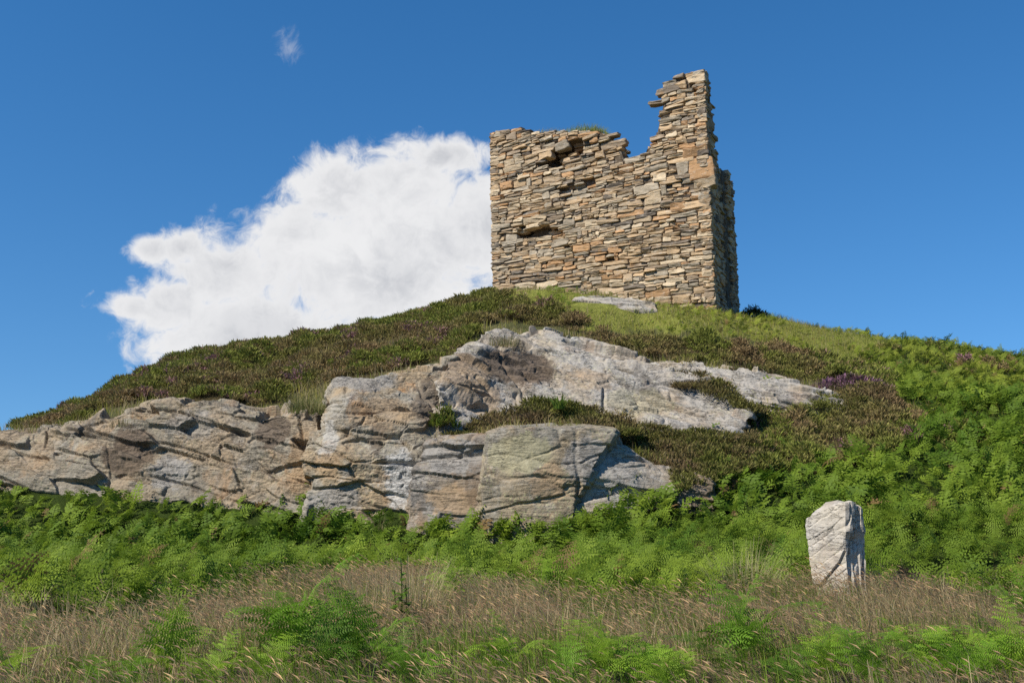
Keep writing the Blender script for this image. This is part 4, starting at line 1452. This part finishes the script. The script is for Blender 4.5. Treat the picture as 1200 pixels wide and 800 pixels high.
def fern(px, Y, size, n, tone, label, seed, yaw0=-1.3, spread=3.4):
    rg = random.Random(seed)
    p = ground_hit(px, 0, Y)
    e = bpy.data.objects.new("bracken_fern", None)
    COL.objects.link(e)
    e.location = p
    e["label"] = label; e["category"] = "fern"; e["group"] = "bracken ferns in the foreground meadow"
    for k in range(n):
        me = HI_ME[rg.randrange(6) * 3 + tone]
        o = link("frond", me, M_LEAF, e)
        o.rotation_euler = (0, 0, yaw0 + (k / max(1, n - 1) - .5) * spread * 1.6 + rg.uniform(-.3, .3))
        s = (.90 if Y < 8.15 else 1.12) * size * rg.uniform(.8, 1.15)
        o.scale = (s, s, s)
        o.rotation_euler[1] = rg.uniform(-.2, .15); o.rotation_euler[0] = rg.uniform(-.15, .15)
        o.location = (rg.uniform(-.05, .05), rg.uniform(-.05, .05), -.02)
    return e


for i, (px, Y, s, n, tone, lab) in enumerate(FERNS):
    fern(px, Y, s, n, tone, lab, 100 + i)


def tuft(name, px, Y, n, h, spread, cols, label, cat, mat=None, w=.003, bend=(.1, .6), head=0, seed=0, p=None, lean=0):
    rg = np.random.default_rng(seed)
    if p is None:
        p = ground_hit(px, 0, Y)
    parts = []
    a = rg.uniform(0, 6.283, n); r = spread * np.sqrt(rg.random(n))
    T = np.stack([np.cos(a) * r, np.sin(a) * r, np.full(n, -.02)], -1)
    T[:, 2] += gz(T[:, 0] + p[0], T[:, 1] + p[1]) - float(gz(np.array([p[0]]), np.array([p[1]]))[0]) if lean == 0 else 0
    yaw = a + rg.normal(0, .5, n)
    R = rotz_scale(yaw, rg.uniform(.6, 1.15, n), np.abs(rg.normal(.1, .12, n)), yaw)
    cc = np.array(cols)[rg.integers(0, len(cols), n)] * rg.uniform(.8, 1.2, (n, 1))
    for k, b_ in enumerate(np.linspace(bend[0], bend[1], 3)):
        t = blade(h, w, b_, 4, head, .006)
        sel = np.arange(n) % 3 == k
        parts.append(scatter(t[0], t[1], R[sel], T[sel], cc[sel], t[2]))
    V, F, C = join(parts)
    return link(name, mesh_np(name, V, F, C), mat or M_GRASS, label=label, cat=cat, loc=p)


RUSH = [(.30, .30, .09), (.44, .37, .18), (.20, .25, .06), (.54, .45, .25)]
tuft("rush_tuft", 868, 12.4, 420, .78, .36, RUSH, "straw and green rush tuft left of the standing stone", "rush", bend=(.1, .7), seed=1)
tuft("rush_tuft", 905, 12.7, 120, .42, .25, RUSH, "smaller rush tuft between the big rush tuft and the standing stone", "rush", bend=(.2, .8), seed=2)
DRY = [(.50, .38, .21), (.42, .31, .17), (.58, .46, .27), (.24, .23, .07)]
tuft("dry_grass_tuft", 487, 10.6, 420, .80, .28, DRY, "tall straw-coloured dry grass tuft right behind the leafy weed", "grass tuft", bend=(.05, .45), seed=3)
tuft("dry_grass_tuft", 438, 10.4, 420, .64, .36, DRY, "broad dry brown grass tuft left of the leafy weed", "grass tuft", bend=(.05, .5), seed=4)
tuft("dry_grass_tuft", 1060, 13.6, 150, .42, .4, DRY, "pale dry grass tuft hanging on the dark bank right of the standing stone", "grass tuft", bend=(.3, .9), seed=21)
tuft("dry_grass_tuft", 1150, 13.8, 150, .42, .45, DRY, "straw grass tuft on the dark bank near the right edge", "grass tuft", bend=(.3, .9), seed=22)
tuft("grass_tuft", 1010, 17.0, 90, .4, .3, [(.10, .15, .03), (.3, .24, .13)], "green and straw grass tuft in the bracken right behind the standing stone", "grass tuft", seed=5)


# leafy weed in the middle of the foreground
def leafy_weed():
    rg = np.random.default_rng(8)
    p = ground_hit(472, 0, 10.2)
    V, F, C = [], [], []

    def leaf(b, d, ln, w, col):
        s = np.cross(d, [0, 0, 1.0]); s /= np.linalg.norm(s) + 1e-6
        for k in range(3):
            t0, t1 = k / 3, (k + 1) / 3
            f = lambda t: w * math.sin(math.pi * min(.97, .12 + .85 * t))
            a, e = b + d * ln * t0 - np.array([0, 0, .35 * ln * t0 ** 2]), b + d * ln * t1 - np.array([0, 0, .35 * ln * t1 ** 2])
            i = len(V)
            V.extend([a - s * f(t0), a + s * f(t0), e + s * f(t1), e - s * f(t1)])
            C.extend([col] * 4); F.append((i, i + 1, i + 2, i + 3))
    st = []
    for q, (ox, h) in enumerate(((0, .80), (.05, .55), (-.06, .5))):
        for k in range(15):
            t = k / 14
            a = k * 2.4 + q
            b = np.array([ox + .02 * math.sin(3 * t), .02 * math.cos(4 * t), h * (0.15 + .85 * t)])
            d = np.array([math.cos(a), math.sin(a), .55 + .4 * t]); d /= np.linalg.norm(d)
            leaf(b, d, .20 * (1 - .6 * t) * rg.uniform(.8, 1.2), .045 * (1 - .45 * t), np.array([.15, .26, .035]) * rg.uniform(.75, 1.3))
    root = link("leafy_weed", None, None, label="dark green upright leafy weed among dry grass, lower middle of the meadow", cat="weed plant", loc=p)
    link("foliage", mesh_np("foliage", np.array(V), np.array(F), np.array(C)), M_LEAF, root)
    V, F, C = [], [], []
    for (ox, h) in ((0, .82), (.05, .57), (-.06, .52)):
        for k in range(6):
            for (ax, ay) in ((.006, 0), (0, .006)):
                z0, z1 = h * k / 6, h * (k + 1) / 6
                c0 = np.array([ox + .02 * math.sin(3 * k / 6), .02 * math.cos(4 * k / 6) , z0]); c1_ = np.array([ox + .02 * math.sin(3 * (k + 1) / 6), .02 * math.cos(4 * (k + 1) / 6), z1])
                o = np.array([ax, ay, 0])
                i = len(V)
                V.extend([c0 - o, c0 + o, c1_ + o, c1_ - o]); C.extend([np.array([.10, .12, .04])] * 4); F.append((i, i + 1, i + 2, i + 3))
    link("stem", mesh_np("stem", np.array(V), np.array(F), np.array(C)), M_GRASS, root)


leafy_weed()


# heather cushions, flowering clumps and bushes that stand out
def bush(name, px, py, Y, rx, ry, h, n, cols, label, cat, seed=0, w=.014, mat=None, z=None):
    rg = np.random.default_rng(seed)
    q = pt(px, py, Y)
    p = np.array([q[0], q[1], float(gz(np.array([q[0]]), np.array([q[1]]))[0])])
    if z is not None:
        p[2] = q[2]
    a = rg.uniform(0, 6.283, n); r = np.sqrt(rg.random(n))
    lx, ly = np.cos(a) * r * rx, np.sin(a) * r * ry
    lift = h * np.clip(1 - r ** 2.2, 0, 1) * rg.uniform(.2, .8, n)
    g = gz(p[0] + lx, p[1] + ly) - gz(np.array([p[0]]), np.array([p[1]]))[0] if z is None else -.25 * r * h
    T = np.stack([lx, ly, g + lift - .05], -1)
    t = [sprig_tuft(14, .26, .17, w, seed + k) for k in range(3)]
    R = rotz_scale(rg.uniform(0, 6.283, n), rg.uniform(.7, 1.2, n) * (.6 + .5 * h))
    cc = np.array(cols)[rg.integers(0, len(cols), n)] * rg.uniform(.75, 1.25, (n, 1))
    parts = [scatter(t[k][0], t[k][1], R[np.arange(n) % 3 == k], T[np.arange(n) % 3 == k], cc[np.arange(n) % 3 == k], t[k][2]) for k in range(3)]
    V, F, C = join(parts)
    return link(name, mesh_np(name, V, F, C), mat or M_HEATH, label=label, cat=cat, loc=p)


PURP = [(.28, .15, .21), (.23, .12, .16), (.16, .08, .10), (.08, .07, .03)]
BRWN = [(.10, .075, .04), (.085, .085, .025), (.13, .085, .05), (.065, .07, .02)]
bush("heather_clump", 998, 450, 30.4, 1.25, .7, .6, 420, PURP, "purple flowering heather clump at the right end of the rock strip", "heather", 1)
bush("heather_clump", 1005, 478, 29.2, .6, .4, .35, 120, PURP[:2] + BRWN, "small purplish heather clump below the bright purple one", "heather", 2)
bush("heather_clump", 640, 497, 24.6, 1.9, .55, .55, 420, BRWN, "long dark heather mound on the ledge above the squared rock blocks", "heather", 3)
bush("heather_clump", 715, 496, 24.8, .8, .5, .55, 160, BRWN, "rounded brown heather mound at the right end of the ledge", "heather", 4)
bush("heather_clump", 800, 448, 28.9, .55, .4, .4, 110, BRWN, "small round heather cushion sitting on the pale slab", "heather", 5, z=1)
bush("heather_clump", 880, 425, 31.2, 1.2, .6, .5, 260, BRWN, "thick dark heather cushion above the rock strip", "heather", 6)
bush("dark_bush", 882, 362, 39.6, .5, .4, .45, 120, [(.04, .06, .015), (.06, .07, .02), (.12, .09, .04)], "low dark bush against the foot of the tower's shaded side", "bush", 7)
YG = [(.16, .19, .03), (.10, .16, .025), (.20, .20, .05)]
bush("green_shrub", 521, 494, 24.3, .3, .25, .5, 60, YG, "small yellow-green shrub in the cleft between buttress and ledge", "shrub", 8, w=.02, mat=M_LEAF, z=1)
tuft("grass_tuft", 365, 26.3, 420, .55, .55, [(.12, .16, .03), (.30, .25, .12), (.18, .19, .06)], "bright grass tuft on the ledge left of the rock buttress", "grass tuft", w=.008, bend=(.2, .9), seed=11, p=pt(362, 484, 26.0), lean=1)
tuft("grass_tuft", 580, 30, 260, .30, .42, [(.16, .17, .05), (.32, .26, .14)], "short grass tuft in the gap at the top of the pale slab", "grass tuft", w=.007, seed=12, p=pt(590, 404, 28.55), lean=1)
tuft("grass_tuft", 150, 26.6, 140, .3, .4, [(.15, .16, .05), (.24, .20, .1)], "low grass tuft growing on the left rock face", "grass tuft", w=.007, seed=13, p=pt(146, 500, 26.6), lean=1)
tuft("grass_tuft", 447, 22.9, 70, .4, .25, [(.12, .16, .03), (.26, .22, .1)], "green grass tuft at the foot of the rock buttress", "grass tuft", w=.007, seed=14)
tuft("rock_fern", 655, 25.5, 60, .4, .15, [(.14, .2, .03), (.10, .17, .03)], "small bright fern sprouting above the ledge heather", "fern", M_LEAF, w=.02, bend=(.2, .8), seed=15, p=pt(655, 478, 25.4), lean=1)

# grass growing on the broken wall head
def wall_grass(px0, px1, h, n, cols, label, seed):
    rg = np.random.default_rng(seed)
    s0, _ = on_wall(px0, 153, DIR_F, N_F); s1, _ = on_wall(px1, 153, DIR_F, N_F)
    s = rg.uniform(min(s0, s1), max(s0, s1), n); d = rg.uniform(.08, .8, n)
    z = front_top(s) + .04
    P = TB + s[:, None] * DIR_F - d[:, None] * N_F
    P[:, 2] += z; P[:, 0] -= LEAN * z
    o = P.mean(0)
    edge = 1 - np.abs((s - s.mean()) / (np.ptp(s) / 2)) ** 3
    yaw = rg.uniform(0, 6.283, n)
    R = rotz_scale(yaw, rg.uniform(.5, 1.1, n) * (.4 + .6 * edge), np.abs(rg.normal(.2, .2, n)), yaw)
    cc = np.array(cols)[rg.integers(0, len(cols), n)] * rg.uniform(.8, 1.2, (n, 1))
    t = blade(h, .009, .5, 3)
    V, F, C = scatter(t[0], t[1], R, P - o, cc)
    link("grass_tuft", mesh_np("grass_tuft", V, F, C), M_GRASS, label=label, cat="grass tuft", loc=o)


wall_grass(660, 714, .36, 900, [(.27, .32, .04), (.34, .34, .07), (.20, .25, .04)], "green grass cap on the broken wall head of the tower", 1)
wall_grass(622, 664, .26, 380, [(.40, .36, .13), (.3, .3, .08)], "thin pale grass along the lower left wall head of the tower", 2)

# ------------------------------------------------------------------ light and sky
SUN_AZ = D2R(55)          # to the left of straight behind the camera
SUN_EL = D2R(44)
S = Vector((-math.sin(SUN_AZ) * math.cos(SUN_EL), -math.cos(SUN_AZ) * math.cos(SUN_EL), math.sin(SUN_EL)))
sd = bpy.data.lights.new("sun", 'SUN')
sd.energy = 5.0
sd.angle = D2R(0.53)
sd.color = (1.0, 0.945, 0.86)
so = bpy.data.objects.new("sun", sd)
COL.objects.link(so)
so.location = (-30, -30, 40)
so.rotation_euler = S.to_track_quat('Z', 'Y').to_euler()

world = bpy.data.worlds.new("World")
scene.world = world
world.use_nodes = True
nt = world.node_tree
nt.nodes.clear()
b = NB(nt)
wo = b.n("ShaderNodeOutputWorld")
bg = b.n("ShaderNodeBackground")
sky = b.n("ShaderNodeTexSky", sky_type='NISHITA')
sky.sun_disc = False
sky.sun_elevation = SUN_EL
sky.sun_rotation = math.atan2(S.x, S.y)
sky.altitude = 100
sky.air_density = 1.0
sky.dust_density = 0.1
sky.ozone_density = 4.0
tc = b.n("ShaderNodeTexCoord")
dirv = tc.outputs["Generated"]
# a clear polar-blue summer sky: read the air a little higher than the horizon so the blue stays deep lower down
sk0 = b.n("ShaderNodeSeparateXYZ"); nt.links.new(dirv, sk0.inputs[0])
sk1 = b.n("ShaderNodeCombineXYZ")
nt.links.new(sk0.outputs[0], sk1.inputs[0]); nt.links.new(sk0.outputs[1], sk1.inputs[1])
b.put(sk1.inputs[2], b.math('MULTIPLY_ADD', sk0.outputs[2], 0.85, 0.15))
nm = b.n("ShaderNodeVectorMath", operation='NORMALIZE'); nt.links.new(sk1.outputs[0], nm.inputs[0])
nt.links.new(nm.outputs[0], sky.inputs[0])
hs = b.n("ShaderNodeHueSaturation")
hs.inputs["Saturation"].default_value = 1.28
hs.inputs["Value"].default_value = 1.10
nt.links.new(sky.outputs[0], hs.inputs["Color"])
skyc = hs.outputs[0]
sp = b.n("ShaderNodeSeparateXYZ")
nt.links.new(dirv, sp.inputs[0])
yy = b.math('MAXIMUM', sp.outputs[1], 0.02)
uu = b.math('DIVIDE', sp.outputs[0], yy)
vv = b.math('DIVIDE', sp.outputs[2], yy)
cmb = b.n("ShaderNodeCombineXYZ")
nt.links.new(uu, cmb.inputs[0]); nt.links.new(vv, cmb.inputs[1])
uv = cmb.outputs[0]
BLOBS = [(430, 320, 225, 110), (490, 275, 170, 95), (480, 215, 95, 60), (395, 225, 75, 52), (345, 278, 80, 66), (262, 320, 90, 56), (200, 360, 75, 48), (560, 270, 110, 90), (180, 292, 40, 24), (158, 360, 42, 27), (215, 290, 50, 30), (520, 185, 75, 30), (300, 390, 180, 70)]
den = None
for (px, py, ax, ay) in BLOBS:
    d0 = ray(px, py); u0, v0 = d0[0] / d0[1], d0[2] / d0[1]
    du = b.math('MULTIPLY', b.math('SUBTRACT', uu, float(u0)), FPX / ax)
    dv = b.math('MULTIPLY', b.math('SUBTRACT', vv, float(v0)), FPX / ay)
    rr_ = b.math('SQRT', b.math('ADD', b.math('MULTIPLY', du, du), b.math('MULTIPLY', dv, dv)))
    f = b.math('SUBTRACT', 1.0, rr_)
    if den is None:
        den = f
    else:
        nd = b.n("ShaderNodeMath", operation='SMOOTH_MAX')
        b.put(nd.inputs[0], den); b.put(nd.inputs[1], f); nd.inputs[2].default_value = .10
        den = nd.outputs[0]
warp = b.n("ShaderNodeTexNoise"); nt.links.new(uv, warp.inputs["Vector"])
warp.inputs["Scale"].default_value = 14.0; warp.inputs["Detail"].default_value = 4.0
wv = b.n("ShaderNodeVectorMath", operation='MULTIPLY_ADD')
nt.links.new(warp.outputs["Color"], wv.inputs[0]); wv.inputs[1].default_value = (.05, .05, 0); nt.links.new(uv, wv.inputs[2])
uvw = wv.outputs[0]
nz1 = b.noise(uvw, 10.0, 10, 0.6, 0.2)
sh_ = b.n("ShaderNodeVectorMath", operation='ADD'); nt.links.new(uvw, sh_.inputs[0]); sh_.inputs[1].default_value = (-.016, .026, 0)
nz1s = b.noise(sh_.outputs[0], 10.0, 10, 0.6, 0.2)
nz2 = b.noise(uvw, 48.0, 8, 0.66, 0.4)
dd = b.math('ADD', den, b.math('MULTIPLY', b.math('SUBTRACT', nz1, .5), 1.5))
dd = b.math('ADD', dd, b.math('MULTIPLY', b.math('SUBTRACT', nz2, .5), 0.95))
alpha = b.math('MULTIPLY', b.step(dd, -0.06, 0.48), 0.985)
# wisps high up
d0 = ray(340, 58)
du = b.math('MULTIPLY', b.math('SUBTRACT', uu, float(d0[0] / d0[1])), FPX / 30); dv = b.math('MULTIPLY', b.math('SUBTRACT', vv, float(d0[2] / d0[1])), FPX / 34)
ws = b.math('SUBTRACT', 1.0, b.math('SQRT', b.math('ADD', b.math('MULTIPLY', du, du), b.math('MULTIPLY', dv, dv))))
nz3 = b.noise(b.mapping(uv, (1, .6, 1), (0, 0, .7)), 34.0, 8, 0.65, 1.2)
wal = b.math('MULTIPLY', b.step(b.math('ADD', ws, b.math('MULTIPLY', b.math('SUBTRACT', nz3, .5), 2.6)), .25, 1.2), .34)
alpha = b.math('MAXIMUM', alpha, wal)
front = b.step(sp.outputs[1], 0.03, 0.1)
alpha = b.math('MULTIPLY', alpha, front)
# cloud body: brighter top and sunlit billows, greyer base
thick = b.step(dd, 0.25, 1.0)
nz4 = b.noise(uv, 6.0, 5, 0.5, 0.2)
lit = b.step(b.math('SUBTRACT', nz1, nz1s), -0.10, 0.08)
low = b.step(vv, 0.42, 0.18)
grey = b.math('MULTIPLY', thick, b.math('ADD', b.math('MULTIPLY', b.step(nz4, 0.38, 0.62), .55), b.math('MULTIPLY', b.math('SUBTRACT', 1.0, lit), .55), 0, True))
ccol = b.mix(grey, (6.7, 6.7, 6.75), (4.4, 4.5, 4.75))
cw = b.mix(alpha, skyc, ccol)
nt.links.new(cw, bg.inputs[0])
bg.inputs[1].default_value = 0.10
nt.links.new(bg.outputs[0], wo.inputs[0])

# ------------------------------------------------------------------ render settings
scene.view_settings.view_transform = 'Standard'
scene.view_settings.look = 'None'
scene.view_settings.exposure = 0.36
scene.view_settings.gamma = 1.0
scene.view_settings.use_curve_mapping = False
scene.render.engine = 'CYCLES'
cy = scene.cycles
cy.use_denoising = False
try:
    cy.denoiser = 'OPENIMAGEDENOISE'
except Exception:
    pass
cy.max_bounces = 5
cy.diffuse_bounces = 3
cy.glossy_bounces = 2
cy.transmission_bounces = 3
cy.transparent_max_bounces = 4
cy.caustics_reflective = False
cy.caustics_refractive = False
cy.use_adaptive_sampling = True
cy.adaptive_threshold = 0.01
